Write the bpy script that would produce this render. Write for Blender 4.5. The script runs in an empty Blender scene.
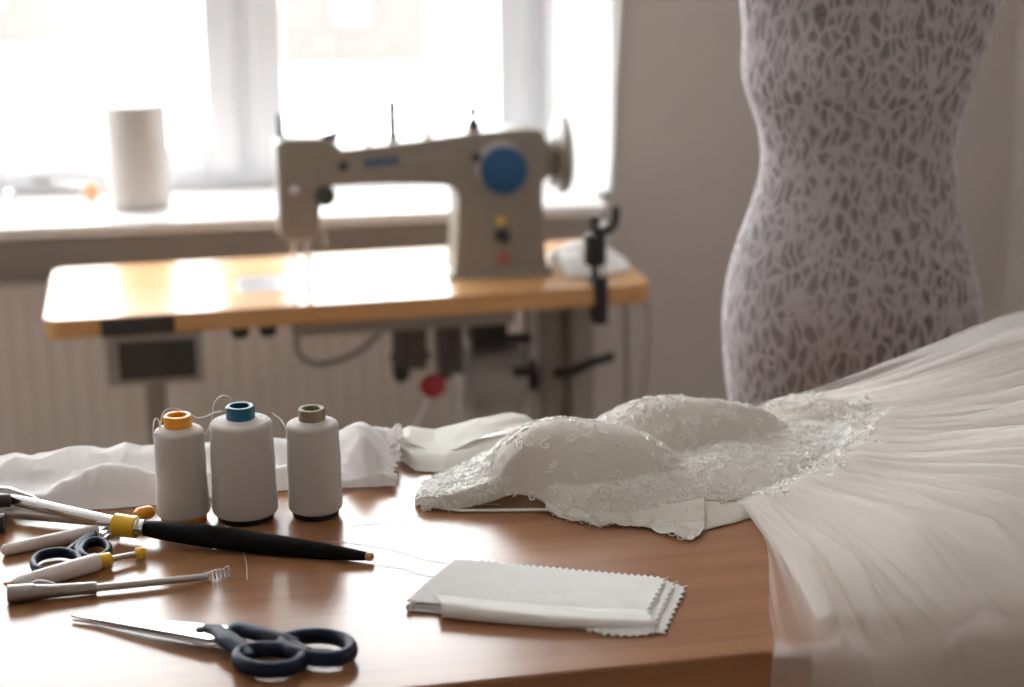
import bpy, bmesh, math, random
from mathutils import Vector, Matrix, noise
random.seed(7)
sc = bpy.context.scene
C = sc.collection
PI = math.pi

# ------------------------------------------------------------------ camera
F = 1700.0; CX = 512.0; CY = 343.5; CAMZ = 1.51
TH = math.atan(461 / F); RO = math.radians(.57)
R0 = Vector((1, 0, 0)); U0 = Vector((0, math.sin(TH), math.cos(TH))); FW = Vector((0, math.cos(TH), -math.sin(TH)))
RR = R0 * math.cos(RO) - U0 * math.sin(RO)
UU = U0 * math.cos(RO) + R0 * math.sin(RO)
cam_d = bpy.data.cameras.new('camera'); cam = bpy.data.objects.new('camera', cam_d); C.objects.link(cam)
cam_d.sensor_width = 36; cam_d.lens = F * 36 / 1024; cam_d.clip_start = .05; cam_d.clip_end = 300
M = Matrix.Identity(4)
for i in range(3):
    M[i][0] = RR[i]; M[i][1] = UU[i]; M[i][2] = -FW[i]
M[2][3] = CAMZ
cam.matrix_world = M
cam_d.dof.use_dof = True; cam_d.dof.focus_distance = 1.71; cam_d.dof.aperture_fstop = 3.1; cam_d.dof.aperture_blades = 0
sc.camera = cam

def ray(x, y): return FW + RR * ((x - CX) / F) - UU * ((y - CY) / F)
TZ = .87                                   # height of the cutting table
def P(x, y, z=TZ, h=0):                    # point of the horizontal plane z seen at x, y
    d = ray(x, y); t = (z - CAMZ) / d.z
    return Vector((d.x * t, d.y * t, z + h))

# ------------------------------------------------------------------ materials
def lin(c): return tuple((v / 255 / 12.92) if v / 255 <= .04045 else ((v / 255 + .055) / 1.055) ** 2.4 for v in c)
def mat(name, col, rough=.5, metal=0., spec=.5, **kw):
    m = bpy.data.materials.new(name); m.use_nodes = True
    n = m.node_tree.nodes; b = n['Principled BSDF']
    b.inputs['Base Color'].default_value = (*col, 1); b.inputs['Roughness'].default_value = rough
    b.inputs['Metallic'].default_value = metal; b.inputs['Specular IOR Level'].default_value = spec
    for k, v in kw.items(): b.inputs[k.replace('_', ' ')].default_value = v
    return m
def nodes(m): return m.node_tree.nodes, m.node_tree.links, m.node_tree.nodes['Principled BSDF']
def vary(m, scale=(8, 8, 8), amt=.12, bump=0., detail=4, bscale=None, dist=.001):
    """gentle procedural colour variation and bump"""
    n, l, b = nodes(m)
    tc = n.new('ShaderNodeTexCoord'); mp = n.new('ShaderNodeMapping'); mp.inputs['Scale'].default_value = scale
    nz = n.new('ShaderNodeTexNoise'); nz.inputs['Detail'].default_value = detail; nz.inputs['Scale'].default_value = 1
    l.new(tc.outputs['Object'], mp.inputs[0]); l.new(mp.outputs[0], nz.inputs['Vector'])
    col = b.inputs['Base Color'].default_value[:]
    mx = n.new('ShaderNodeMix'); mx.data_type = 'RGBA'
    mx.inputs[6].default_value = tuple(c * (1 - amt) for c in col[:3]) + (1,)
    mx.inputs[7].default_value = tuple(min(1, c * (1 + amt)) for c in col[:3]) + (1,)
    l.new(nz.outputs['Fac'], mx.inputs[0]); l.new(mx.outputs[2], b.inputs['Base Color'])
    if bump:
        bp = n.new('ShaderNodeBump'); bp.inputs['Strength'].default_value = bump; bp.inputs['Distance'].default_value = dist
        src = nz
        if bscale:
            mp2 = n.new('ShaderNodeMapping'); mp2.inputs['Scale'].default_value = bscale
            src = n.new('ShaderNodeTexNoise'); src.inputs['Scale'].default_value = 1; src.inputs['Detail'].default_value = 3
            l.new(tc.outputs['Object'], mp2.inputs[0]); l.new(mp2.outputs[0], src.inputs['Vector'])
        l.new(src.outputs['Fac'], bp.inputs['Height']); l.new(bp.outputs[0], b.inputs['Normal'])
    return m
def wood(name, c0, c1, rough, rot=0., coat=0., spec=.5):
    m = mat(name, c0, rough, spec=spec); n, l, b = nodes(m)
    tc = n.new('ShaderNodeTexCoord'); mp = n.new('ShaderNodeMapping')
    mp.inputs['Rotation'].default_value = (0, 0, rot); mp.inputs['Scale'].default_value = (1.6, 26, 26)
    nz = n.new('ShaderNodeTexNoise'); nz.inputs['Scale'].default_value = 1.0; nz.inputs['Detail'].default_value = 6; nz.inputs['Distortion'].default_value = .6
    mp2 = n.new('ShaderNodeMapping'); mp2.inputs['Rotation'].default_value = (0, 0, rot); mp2.inputs['Scale'].default_value = (5, 190, 190)
    n2 = n.new('ShaderNodeTexNoise'); n2.inputs['Scale'].default_value = 1.0; n2.inputs['Detail'].default_value = 3
    l.new(tc.outputs['Object'], mp.inputs[0]); l.new(tc.outputs['Object'], mp2.inputs[0])
    l.new(mp.outputs[0], nz.inputs['Vector']); l.new(mp2.outputs[0], n2.inputs['Vector'])
    ad = n.new('ShaderNodeMath'); ad.operation = 'MULTIPLY_ADD'; ad.inputs[1].default_value = .35
    l.new(n2.outputs['Fac'], ad.inputs[0]); l.new(nz.outputs['Fac'], ad.inputs[2])
    rp = n.new('ShaderNodeValToRGB'); rp.color_ramp.elements[0].position = .45; rp.color_ramp.elements[1].position = .9
    rp.color_ramp.elements[0].color = (*c0, 1); rp.color_ramp.elements[1].color = (*c1, 1)
    l.new(ad.outputs[0], rp.inputs[0]); l.new(rp.outputs[0], b.inputs['Base Color'])
    bp = n.new('ShaderNodeBump'); bp.inputs['Strength'].default_value = .06; bp.inputs['Distance'].default_value = .0006
    l.new(n2.outputs['Fac'], bp.inputs['Height']); l.new(bp.outputs[0], b.inputs['Normal'])
    b.inputs['Coat Weight'].default_value = coat; b.inputs['Coat Roughness'].default_value = rough
    return m
def sheer(name, col, alpha, trans=.5):
    """thin translucent cloth: part transparent, part diffuse, part translucent"""
    m = bpy.data.materials.new(name); m.use_nodes = True; n = m.node_tree.nodes; l = m.node_tree.links
    n.clear(); out = n.new('ShaderNodeOutputMaterial')
    d = n.new('ShaderNodeBsdfDiffuse'); t = n.new('ShaderNodeBsdfTranslucent'); tr = n.new('ShaderNodeBsdfTransparent')
    for x in (d, t): x.inputs['Color'].default_value = (*col, 1)
    m1 = n.new('ShaderNodeMixShader'); m1.inputs[0].default_value = trans
    m2 = n.new('ShaderNodeMixShader'); m2.inputs[0].default_value = alpha
    l.new(d.outputs[0], m1.inputs[1]); l.new(t.outputs[0], m1.inputs[2])
    l.new(tr.outputs[0], m2.inputs[1]); l.new(m1.outputs[0], m2.inputs[2]); l.new(m2.outputs[0], out.inputs[0])
    return m, n, l, m2, d, t
def cloth(name, col, trans=.25, weave=900, bump=.25, big=40):
    m, n, l, m2, d, t = sheer(name, col, 1.0, trans)
    tc = n.new('ShaderNodeTexCoord'); nz = n.new('ShaderNodeTexNoise'); nz.inputs['Scale'].default_value = weave; nz.inputs['Detail'].default_value = 2
    bp = n.new('ShaderNodeBump'); bp.inputs['Strength'].default_value = bump; bp.inputs['Distance'].default_value = .0006
    n2 = n.new('ShaderNodeTexNoise'); n2.inputs['Scale'].default_value = big; n2.inputs['Detail'].default_value = 3
    b2 = n.new('ShaderNodeBump'); b2.inputs['Strength'].default_value = .3; b2.inputs['Distance'].default_value = .004
    l.new(tc.outputs['Object'], nz.inputs['Vector']); l.new(nz.outputs['Fac'], bp.inputs['Height'])
    l.new(tc.outputs['Object'], n2.inputs['Vector']); l.new(n2.outputs['Fac'], b2.inputs['Height'])
    l.new(b2.outputs[0], bp.inputs['Normal'])
    l.new(bp.outputs[0], d.inputs['Normal'])
    return m

M_plaster2 = vary(mat('warm_grey_paint', (.62, .59, .56), .9), (3, 3, 3), .03)
M_plaster = vary(mat('wall_plaster', (.55, .505, .48), .9), (3, 3, 3), .03, .25, bscale=(60, 60, 60), dist=.002)
M_ceil = vary(mat('ceiling_paint', (.86, .84, .82), .9), (3, 3, 3), .02)
M_floor = wood('floor_laminate', (.22, .15, .10), (.32, .23, .16), .4)
M_reveal = vary(mat('reveal_paint', (.85, .86, .87), .7), (3, 3, 3), .02)
M_frame = vary(mat('window_plastic', (.80, .82, .86), .4), (3, 3, 3), .01)
M_sill = vary(mat('sill_plastic', (.74, .71, .69), .35), (3, 3, 3), .02)
M_rad = vary(mat('radiator_enamel', (.62, .56, .51), .45), (3, 3, 3), .02)
M_wood = wood('cutting_table_wood', (.245, .108, .050), (.335, .158, .076), .22, -math.radians(11.3), spec=.30)
M_swood = wood('sewing_table_wood', (.50, .26, .10), (.60, .34, .15), .22)
M_steel_paint = vary(mat('grey_paint', (.33, .30, .27), .5), (9, 9, 9), .05)
M_motor = vary(mat('motor_paint', (.34, .32, .30), .5), (9, 9, 9), .06)
M_machine = vary(mat('machine_enamel', (.265, .23, .185), .35), (9, 9, 9), .04)
M_linkage = vary(mat('oily_steel', (.12, .105, .095), .5, .3), (30, 30, 30), .2)
M_chrome = vary(mat('chrome', (.75, .75, .76), .18, 1.), (20, 20, 20), .04)
M_steel = vary(mat('brushed_steel', (.50, .47, .45), .32, 1.), (30, 30, 30), .1)
M_dsteel = vary(mat('dull_steel', (.34, .31, .29), .42, .85), (90, 90, 90), .25)
M_black = vary(mat('black_plastic', (.018, .018, .02), .45), (30, 30, 30), .2)
M_faded = vary(mat('faded_red', (.36, .11, .085), .5), (90, 90, 90), .1)
M_grip = vary(mat('black_grip', (.004, .004, .004), .6, spec=.12), (30, 30, 30), .3, .1)
M_dark = vary(mat('dark_metal', (.05, .045, .042), .5, .3), (30, 30, 30), .2)
M_navy = vary(mat('navy_plastic', (.005, .011, .032), .5, spec=.25), (30, 30, 30), .15)
M_blue = vary(mat('blue_plastic', (.012, .08, .20), .35), (9, 9, 9), .06)
M_red = vary(mat('red_plastic', (.38, .02, .03), .4), (9, 9, 9), .08)
M_yellow = vary(mat('yellow_paint', (.75, .50, .06), .4), (9, 9, 9), .05)
M_thread = None
def thread_mat():
    m = mat('wound_thread', (.70, .64, .60), .8, spec=.2, Sheen_Weight=1.0, Sheen_Roughness=.35); n, l, b = nodes(m)
    tc = n.new('ShaderNodeTexCoord'); mp = n.new('ShaderNodeMapping'); mp.inputs['Rotation'].default_value = (.06, .03, 0)
    w = n.new('ShaderNodeTexWave'); w.wave_type = 'BANDS'; w.bands_direction = 'Z'; w.inputs['Scale'].default_value = 420
    w.inputs['Distortion'].default_value = 1.5; w.inputs['Detail'].default_value = 2
    nz = n.new('ShaderNodeTexNoise'); mp2 = n.new('ShaderNodeMapping'); mp2.inputs['Scale'].default_value = (14, 14, 240); nz.inputs['Scale'].default_value = 1
    l.new(tc.outputs['Object'], mp.inputs[0]); l.new(mp.outputs[0], w.inputs['Vector']); l.new(tc.outputs['Object'], mp2.inputs[0]); l.new(mp2.outputs[0], nz.inputs['Vector'])
    ad = n.new('ShaderNodeMath'); ad.operation = 'ADD'; l.new(w.outputs['Fac'], ad.inputs[0]); l.new(nz.outputs['Fac'], ad.inputs[1])
    bp = n.new('ShaderNodeBump'); bp.inputs['Strength'].default_value = .7; bp.inputs['Distance'].default_value = .0006
    l.new(ad.outputs[0], bp.inputs['Height']); l.new(bp.outputs[0], b.inputs['Normal'])
    return m
M_thread = thread_mat()
M_strand = mat('thread_strand', (.80, .76, .72), .6)
M_orange = vary(mat('orange_plastic', (.78, .33, .02), .35, Subsurface_Weight=.3, Subsurface_Radius=(.01, .005, .002)), (60, 60, 60), .08)
M_teal = vary(mat('teal_plastic', (.005, .10, .17), .35), (60, 60, 60), .08)
M_olive = vary(mat('olive_card', (.26, .21, .13), .6), (260, 260, 260), .35)
M_amber = vary(mat('amber_brass', (.78, .46, .02), .3, .15), (60, 60, 60), .08)
M_tip = vary(mat('tan_tip', (.55, .27, .13), .55), (400, 400, 400), .3)
M_barrel = vary(mat('white_barrel', (.74, .66, .62), .4, Subsurface_Weight=.2, Subsurface_Radius=(.01, .006, .004)), (40, 40, 40), .05)
M_cotton = cloth('white_cotton', (.92, .89, .88), .3, 1200, .12, 24)
M_satin = cloth('cream_satin', (.93, .92, .87), .3, 1500, .1, 14)
M_pinked = cloth('white_fabric_sample', (.94, .93, .91), .12, 1600, .2, 45)
M_lining = cloth('dress_lining', (.87, .82, .76), .25, 1500, .15, 20)
M_bodice = cloth('bodice_fabric', (.86, .82, .765), .3, 420, .8, 160)
M_cord = mat('lace_cord', (.98, .97, .93), .5, spec=.4)
M_bead = mat('glass_beads', (.93, .93, .92), .06, spec=1.)
M_tulle = sheer('dress_tulle', (.96, .93, .91), .36, .5)[0]
M_tulle2 = sheer('dress_under_tulle', (.96, .93, .90), .34, .45)[0]
M_under = sheer('dress_satin_lining', (.96, .93, .89), .95, .3)[0]
M_form = vary(mat('dress_form_cloth', (.17, .135, .145), .9), (30, 30, 30), .15)
M_glass = None

# ------------------------------------------------------------------ mesh builder
class MB:
    def __init__(s): s.v = []; s.f = []
    def add(s, vs, fs):
        o = len(s.v); s.v += [Vector(v) for v in vs]; s.f += [tuple(i + o for i in f) for f in fs]; return s
    def box(s, a, b, rot=None, piv=None):
        vs = [Vector((x, y, z)) for x in (a[0], b[0]) for y in (a[1], b[1]) for z in (a[2], b[2])]
        if rot is not None:
            piv = Vector(piv) if piv is not None else (Vector(a) + Vector(b)) / 2
            vs = [rot @ (v - piv) + piv for v in vs]
        return s.add(vs, [(0, 1, 3, 2), (4, 6, 7, 5), (0, 4, 5, 1), (2, 3, 7, 6), (0, 2, 6, 4), (1, 5, 7, 3)])
    def tube(s, pts, rad, n=12, closed=False, flat=1., up=None, caps=True):
        pts = [Vector(p) for p in pts]; m = len(pts)
        if not hasattr(rad, '__len__'): rad = [rad] * m
        rings = []; nrm = Vector(up) if up else None
        for i in range(m):
            a = pts[(i - 1) % m] if (closed or i) else pts[0]; b = pts[(i + 1) % m] if (closed or i < m - 1) else pts[-1]
            t = (b - a); t = t.normalized() if t.length > 1e-9 else Vector((0, 0, 1))
            if nrm is None: nrm = t.orthogonal()
            k = (Vector(up) if up else nrm); k = k - t * k.dot(t)
            if k.length < 1e-6: k = t.orthogonal()
            k.normalize(); nrm = k; w = t.cross(k)
            rings.append([pts[i] + (w * math.cos(2 * PI * j / n) + k * flat * math.sin(2 * PI * j / n)) * rad[i] for j in range(n)])
        fs = []
        for i in range(m if closed else m - 1):
            a = i * n; b = ((i + 1) % m) * n
            for j in range(n): fs.append((a + j, a + (j + 1) % n, b + (j + 1) % n, b + j))
        if not closed and caps: fs += [tuple(range(n))[::-1], tuple((m - 1) * n + j for j in range(n))]
        return s.add([v for r in rings for v in r], fs)
    def lathe(s, prof, o=(0, 0, 0), axis=(0, 0, 1), n=48, closed=False):
        q = Vector((0, 0, 1)).rotation_difference(Vector(axis).normalized()); o = Vector(o); vs = []
        for r, z in prof:
            for j in range(n): vs.append(o + q @ Vector((r * math.cos(2 * PI * j / n), r * math.sin(2 * PI * j / n), z)))
        fs = []; m = len(prof)
        for i in range(m if closed else m - 1):
            a = i * n; b = ((i + 1) % m) * n
            for j in range(n): fs.append((a + j, a + (j + 1) % n, b + (j + 1) % n, b + j))
        if not closed: fs += [tuple(range(n))[::-1], tuple((m - 1) * n + j for j in range(n))]
        return s.add(vs, fs)
    def prism(s, poly, lo, hi, fn):
        """poly of 2-D points, swept between lo and hi; fn(a, b, h) -> 3-D"""
        n = len(poly); vs = [fn(a, b, lo) for a, b in poly] + [fn(a, b, hi) for a, b in poly]
        return s.add(vs, [tuple(range(n))[::-1], tuple(range(n, 2 * n))] + [(i, (i + 1) % n, n + (i + 1) % n, n + i) for i in range(n)])
    def grid(s, fn, nu, nv, thick=0.):
        vs = [fn(i / nu, j / nv) for i in range(nu + 1) for j in range(nv + 1)]
        w = nv + 1
        fs = [(i * w + j, (i + 1) * w + j, (i + 1) * w + j + 1, i * w + j + 1) for i in range(nu) for j in range(nv)]
        return s.add(vs, fs)
    def build(s, name, m, parent=None, smooth=True, bevel=0., solid=0., label=None, angle=40):
        vs = s.v
        if parent is not None:
            inv = ROOT[parent.name]
            vs = [inv @ v for v in vs]; loc = None
        else:
            xs = [v.x for v in vs]; ys = [v.y for v in vs]; zs = [v.z for v in vs]
            loc = Vector(((min(xs) + max(xs)) / 2, (min(ys) + max(ys)) / 2, min(zs))); vs = [v - loc for v in vs]
        me = bpy.data.meshes.new(name); me.from_pydata([tuple(v) for v in vs], [], s.f); me.update()
        bm = bmesh.new(); bm.from_mesh(me); bmesh.ops.recalc_face_normals(bm, faces=bm.faces); bm.to_mesh(me); bm.free()
        o = bpy.data.objects.new(name, me); C.objects.link(o)
        if parent is not None: o.parent = parent; ROOT[o.name] = ROOT[parent.name]
        else: o.location = loc; ROOT[o.name] = Matrix.Translation(-loc)
        me.materials.append(m)
        if smooth:
            for p in me.polygons: p.use_smooth = True
            me.set_sharp_from_angle(angle=math.radians(angle))
        if bevel:
            b = o.modifiers.new('bevel', 'BEVEL'); b.width = bevel; b.segments = 3; b.limit_method = 'ANGLE'; b.angle_limit = math.radians(35)
            b.harden_normals = False
        if solid:
            b = o.modifiers.new('solid', 'SOLIDIFY'); b.thickness = solid; b.offset = 0
        if label: o['label'] = label
        return o
ROOT = {}
def thing(name, label, cat, loc=(0, 0, 0), rotz=0, group=None, world=True):
    """Empty at the base; parts may be given in world space (world=True) or in its own frame"""
    o = bpy.data.objects.new(name, None); C.objects.link(o); o.location = loc; o.rotation_euler = (0, 0, rotz)
    o.empty_display_size = .05
    o['label'] = label; o['category'] = cat
    if group: o['group'] = group
    ROOT[o.name] = (Matrix.Translation(Vector(loc)) @ Matrix.Rotation(rotz, 4, 'Z')).inverted() if world else Matrix.Identity(4)
    return o
def tag(o, label, cat, group=None, kind=None):
    o['label'] = label; o['category'] = cat
    if group: o['group'] = group
    if kind: o['kind'] = kind
    return o
def struct(o): o['kind'] = 'structure'; return o
def nz(x, y, s=0): return noise.noise(Vector((x, y, s)))
def rdg(x, y, s=0): return 1 - abs(noise.noise(Vector((x, y, s)))) * 2
def smooth(a, b, x):
    t = max(0., min(1., (x - a) / (b - a))); return t * t * (3 - 2 * t)
def interp(tab, x):
    """smooth interpolation in a table of (x, value)"""
    if x <= tab[0][0]: return tab[0][1]
    for (x0, y0), (x1, y1) in zip(tab, tab[1:]):
        if x <= x1:
            t = (x - x0) / (x1 - x0); return y0 + (y1 - y0) * t
    return tab[-1][1]
def cr(pts, n=8, closed=False):
    """Catmull-Rom through points"""
    pts = [Vector(p) for p in pts]; m = len(pts); out = []
    for i in range(m if closed else m - 1):
        if closed: p = [pts[(i + k) % m] for k in (-1, 0, 1, 2)]
        else: p = [pts[max(0, i - 1)], pts[i], pts[i + 1], pts[min(m - 1, i + 2)]]
        for j in range(n):
            t = j / n
            out.append(.5 * ((2 * p[1]) + (p[2] - p[0]) * t + (2 * p[0] - 5 * p[1] + 4 * p[2] - p[3]) * t * t + (3 * p[1] - p[0] - 3 * p[2] + p[3]) * t ** 3))
    if not closed: out.append(pts[-1])
    return out

# ------------------------------------------------------------------ room (wall frame: u along the window wall, v into it)
WO = Vector((-1.1195, 3.6648, 0)); WA = math.radians(8.718)
eu = Vector((math.cos(WA), math.sin(WA), 0)); ev = Vector((-math.sin(WA), math.cos(WA), 0))
def W(u, v, z): return WO + eu * u + ev * v + Vector((0, 0, z))
WM = Matrix.Translation(WO) @ Matrix.Rotation(WA, 4, 'Z')
class WB(MB):
    def wbox(s, a, b): 
        o = len(s.v); s.box(a, b)
        for i in range(o, len(s.v)): s.v[i] = WM @ s.v[i]
        return s
UL, UR, ZB, ZT = -1.95, 1.398, .765, 2.56
VF, VB = .16, .60
struct(WB().wbox((-2.4, VF, 0), (2.45, VB, ZB)).wbox((-2.4, VF, ZT), (2.45, VB, 2.75)).wbox((-2.4, VF, ZB), (UL, VB, ZT)).wbox((UR, VF, ZB), (2.45, VB, ZT)).build('wall_back', M_plaster))
struct(WB().wbox((2.414, -5.4, 0), (2.6, VB, 2.75)).build('wall_right', M_plaster))
struct(WB().wbox((-2.6, -5.4, 0), (-2.4, VB, 2.75)).build('wall_left', M_plaster2))
struct(WB().wbox((-2.6, -5.6, 0), (2.6, -5.4, 2.75)).build('wall_front', M_plaster2))
struct(WB().wbox((-2.6, -5.6, -.1), (2.6, VB, 0)).build('floor', M_floor, smooth=False))
struct(WB().wbox((-2.6, -5.6, 2.7), (2.6, VB, 2.85)).build('ceiling', M_ceil, smooth=False))
# reveal lining (white boards on the sides and top of the opening)
b = WB(); b.prism([(UR - .001, VF - .001), (1.271, .44), (1.271, .5), (UR + .001, .5)], .79, ZT, lambda a, c, h: W(a, c, h))
struct(b.wbox((UL, VF, .79), (UL + .012, .5, ZT)).wbox((UL, VF, ZT - .012), (UR, .5, ZT)).build('trim_1', M_reveal, smooth=False))
# window: frame, sashes, glass
wf = WB()
V0, V1 = .42, .49
def frame_rect(mb, u0, u1, z0, z1, w, v0, v1, wb=None):
    wb = wb or w
    mb.wbox((u0, v0, z0), (u0 + w, v1, z1)); mb.wbox((u1 - w, v0, z0), (u1, v1, z1))
    mb.wbox((u0 + w, v0, z0), (u1 - w, v1, z0 + wb)); mb.wbox((u0 + w, v0, z1 - w), (u1 - w, v1, z1))
frame_rect(wf, UL, 1.275, .79, ZT - .012, .05, V0, V1)
wf.wbox((.478 + .04, V0, .84), (.61 - .04, V1, ZT - .06)); wf.wbox((-.72, V0, .84), (-.67, V1, ZT - .06))
win = struct(wf.build('window_1', M_frame, bevel=.004))
def child_struct(o): o['kind'] = 'structure'; return o
def glassmat():
    m = bpy.data.materials.new('window_glass'); m.use_nodes = True; n = m.node_tree.nodes; l = m.node_tree.links; n.clear()
    o = n.new('ShaderNodeOutputMaterial'); t = n.new('ShaderNodeBsdfTransparent'); g = n.new('ShaderNodeBsdfGlossy'); g.inputs['Roughness'].default_value = 0
    t.inputs['Color'].default_value = (.95, .96, .95, 1)
    x = n.new('ShaderNodeMixShader'); x.inputs[0].default_value = .05
    l.new(t.outputs[0], x.inputs[1]); l.new(g.outputs[0], x.inputs[2]); l.new(x.outputs[0], o.inputs[0]); return m
M_glass = glassmat()
for u0, u1 in ((-1.90, -.715), (-.675, .522), (.566, 1.238)):
    s = WB(); frame_rect(s, u0, u1, .835, ZT - .06, .072, V0 - .022, V0 + .02, .06)
    sa_ = s.build('sash', M_frame, win, bevel=.006)
    WB().wbox((u0 + .05, V0 + .0, .875), (u1 - .05, V0 + .006, ZT - .10)).build('glass_pane', M_glass, sa_, smooth=False)
hb = WB().wbox((.535, V0 - .05, 1.45), (.553, V0 - .022, 1.49)); hb.wbox((.537, V0 - .05, 1.35), (.551, V0 - .038, 1.49))
hb.build('window_handle', M_frame, win, bevel=.003)
# sill board
s = WB().wbox((UL - .08, 0, .763), (1.36, VF, .79)).wbox((UL + .001, VF, .7655), (UR - .013, V0 + .02, .79))
o = s.build('trim_2', M_sill, bevel=.004); struct(o)
# skirting
struct(WB().wbox((-2.4, VF - .014, 0), (2.40, VF, .08)).build('baseboard_back', M_reveal, bevel=.003))
struct(WB().wbox((2.400, -5.4, 0), (2.414, VF - .014, .08)).build('baseboard_right', M_reveal, bevel=.003))

# radiator under the sill
rt = thing('radiator', 'beige ribbed panel radiator on the wall below the window sill', 'radiator', W(.05, .1, 0), WA)
b = WB()
nr = 64; ua, ub = -1.5, 1.18
poly = []
for i in range(nr):
    x0 = ua + (ub - ua) * i / nr; w = (ub - ua) / nr
    poly += [(x0, .0525), (x0 + w * .25, .050), (x0 + w * .6, .050), (x0 + w * .85, .0525)]
poly += [(ub, .062), (ub, .12), (ua, .12)]
b.prism(poly, .12, .632, lambda a, c, h: W(a, c, h))
b.build('panel', M_rad, rt)
b = WB().wbox((ua - .004, .05, .632), (ub + .004, .125, .646)); b.build('top_grille', M_rad, rt, bevel=.003)
for ux in (ua + .2, ub - .2):
    WB().wbox((ux, .12, .2), (ux + .03, VF - .1 + .0, .6)).build('bracket', M_rad, rt)
b = MB().tube([W(ub - .04, .09, .125), W(ub - .04, .09, 0.0)], .009, 12); b.build('pipe', M_rad, rt)

# outdoors: pale ground, brick building far off
M_snow = vary(mat('pale_ground', (.80, .81, .83), .9), (.3, .3, .3), .03)
M_brick = vary(mat('pale_brick', (.096, .074, .067), .9), (1, 1, 3), .15)
M_fac = vary(mat('pale_render', (.092, .086, .076), .9), (1, 1, 3), .1)
M_bwin = vary(mat('far_window', (.078, .078, .080), .2), (1, 1, 1), .1)
g = MB(); g.add([(-90, 6, -3), (90, 6, -3), (90, 120, -3), (-90, 120, -3)], [(0, 1, 2, 3)]); struct(g.build('ground_exterior', M_snow, smooth=False))
def building(px0, px1, row, Z, ht, label, wm, wins):
    x0 = (px0 - 512) / 1700 * Z; x1 = (px1 - 512) / 1700 * Z
    t = thing('building', label, 'building', ((x0 + x1) / 2, Z, -3))
    MB().box((x0, Z, -3), (x1, Z + 8, -3 + ht)).build('wall', wm, t, smooth=False)
    MB().box((x0 - .3, Z - .3, -3 + ht), (x1 + .3, Z + 8.3, -3 + ht + .3)).build('roof', M_snow, t, smooth=False)
    n = max(1, int((x1 - x0) / 2.0))
    for r in range(3):
        for i in range(n):
            xc = x0 + (i + .5) * (x1 - x0) / n; zc = -3 + 1.0 + r * 2.6
            fr = MB().box((xc - .5, Z - .06, zc), (xc + .5, Z + .02, zc + 1.3)).build('window', wm if False else M_bwin, t, smooth=False)
building(285, 432, 60, 44, 8.5, 'pink brick building far outside beyond the pane right of the mullion', M_brick, 3)
building(-260, 42, 38, 50, 7, 'pale building far outside at the left end of the window', M_fac, 3)

# ------------------------------------------------------------------ cutting table
FA = math.radians(11.3); FO = Vector((-.08121, 1.2800, 0))
fe = Vector((math.cos(FA), math.sin(FA), 0)); fn = Vector((-math.sin(FA), math.cos(FA), 0))
TD = .675; TL0, TL1 = -.85, 1.15
def T(a, c, z): return FO + fe * a + fn * c + Vector((0, 0, z))
TM = Matrix.Translation(FO) @ Matrix.Rotation(FA, 4, 'Z')
def inside(p): return (p - FO).dot(fn)       # distance from the front edge, inwards
tb = thing('cutting_table', 'brown wooden cutting table in front carrying the spools, scissors and wedding dress', 'table', T(.15, .33, 0), FA)
class TBd(MB):
    def tbox(s, a, b):
        o = len(s.v); s.box(a, b)
        for i in range(o, len(s.v)): s.v[i] = TM @ s.v[i]
        return s
TBd().tbox((TL0, 0, TZ - .036), (TL1, TD, TZ)).build('tabletop', M_wood, tb, bevel=.0025)
TBd().tbox((TL0 + .08, .07, TZ - .12), (TL1 - .08, .09, TZ - .036)).tbox((TL0 + .08, TD - .09, TZ - .12), (TL1 - .08, TD - .07, TZ - .036)).tbox((TL0 + .07, .09, TZ - .12), (TL0 + .09, TD - .09, TZ - .036)).tbox((TL1 - .09, .09, TZ - .12), (TL1 - .07, TD - .09, TZ - .036)).build('apron', M_wood, tb, bevel=.002)
for a in (TL0 + .05, TL1 - .11):
    for c in (.05, TD - .11): TBd().tbox((a, c, 0), (a + .06, c + .06, TZ - .037)).build('leg', M_wood, tb, bevel=.003)

# ------------------------------------------------------------------ thread cones
def ring(mb, o, r0, r1, z0, z1, n=40):
    e = min(.0012, (r1 - r0) * .3)
    mb.lathe([(r0, z0), (r1 - e, z0), (r1, z0 + e), (r1, z1 - e), (r1 - e, z1), (r0 + e, z1), (r0, z1 - e)], o, n=n, closed=True)
def cone(px, py, r0, r1, h, capr, caph, capm, label, capl, seed):
    p = P(px, py); t = thing('thread_cone', label, 'thread cone', p, 0, 'white thread cones on the cutting table')
    rnd = random.Random(seed); n = 72; prof = []
    zb = .006; rr = .0055
    for i in range(7): a = -PI / 2 + PI / 2 * i / 6; prof.append((r0 - rr + rr * math.cos(a), zb + rr + rr * math.sin(a)))
    m = 46
    for i in range(1, m):
        k = i / m; z = zb + rr + (h - zb - 2 * rr) * k
        prof.append((r0 + (r1 - r0) * k + .0004 * math.sin(k * 9 + seed) * math.sin(PI * k) + rnd.uniform(-.00018, .00018), z))
    for i in range(7): a = PI / 2 * i / 6; prof.append((r1 - rr + rr * math.cos(a), h - rr + rr * math.sin(a)))
    prof.append((capr * .95, h + .0025)); prof.append((capr * .7, h + .0025))
    MB().lathe([(capr * .7, zb)] + prof, p, n=n, closed=True).build('wound_thread', M_thread, t, angle=60)
    b = MB(); ring(b, p, capr * .66, r0 * .86, 0, .0065); b.build('base_rim', M_black if capm is not M_orange else M_orange, t)
    b = MB(); ring(b, p, capr * .66, capr, h + .001, h + caph); ring(b, p, capr * .60, capr * .9, .004, h + .003)
    b.build('core', capm, t, label=capl)
    return t, p
c1, p1 = cone(184, 519, .0277, .0255, .100, .0142, .0145, M_orange, 'white thread cone with the orange core, beside the amber collar of the long tool', 'orange plastic core', 1)
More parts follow.
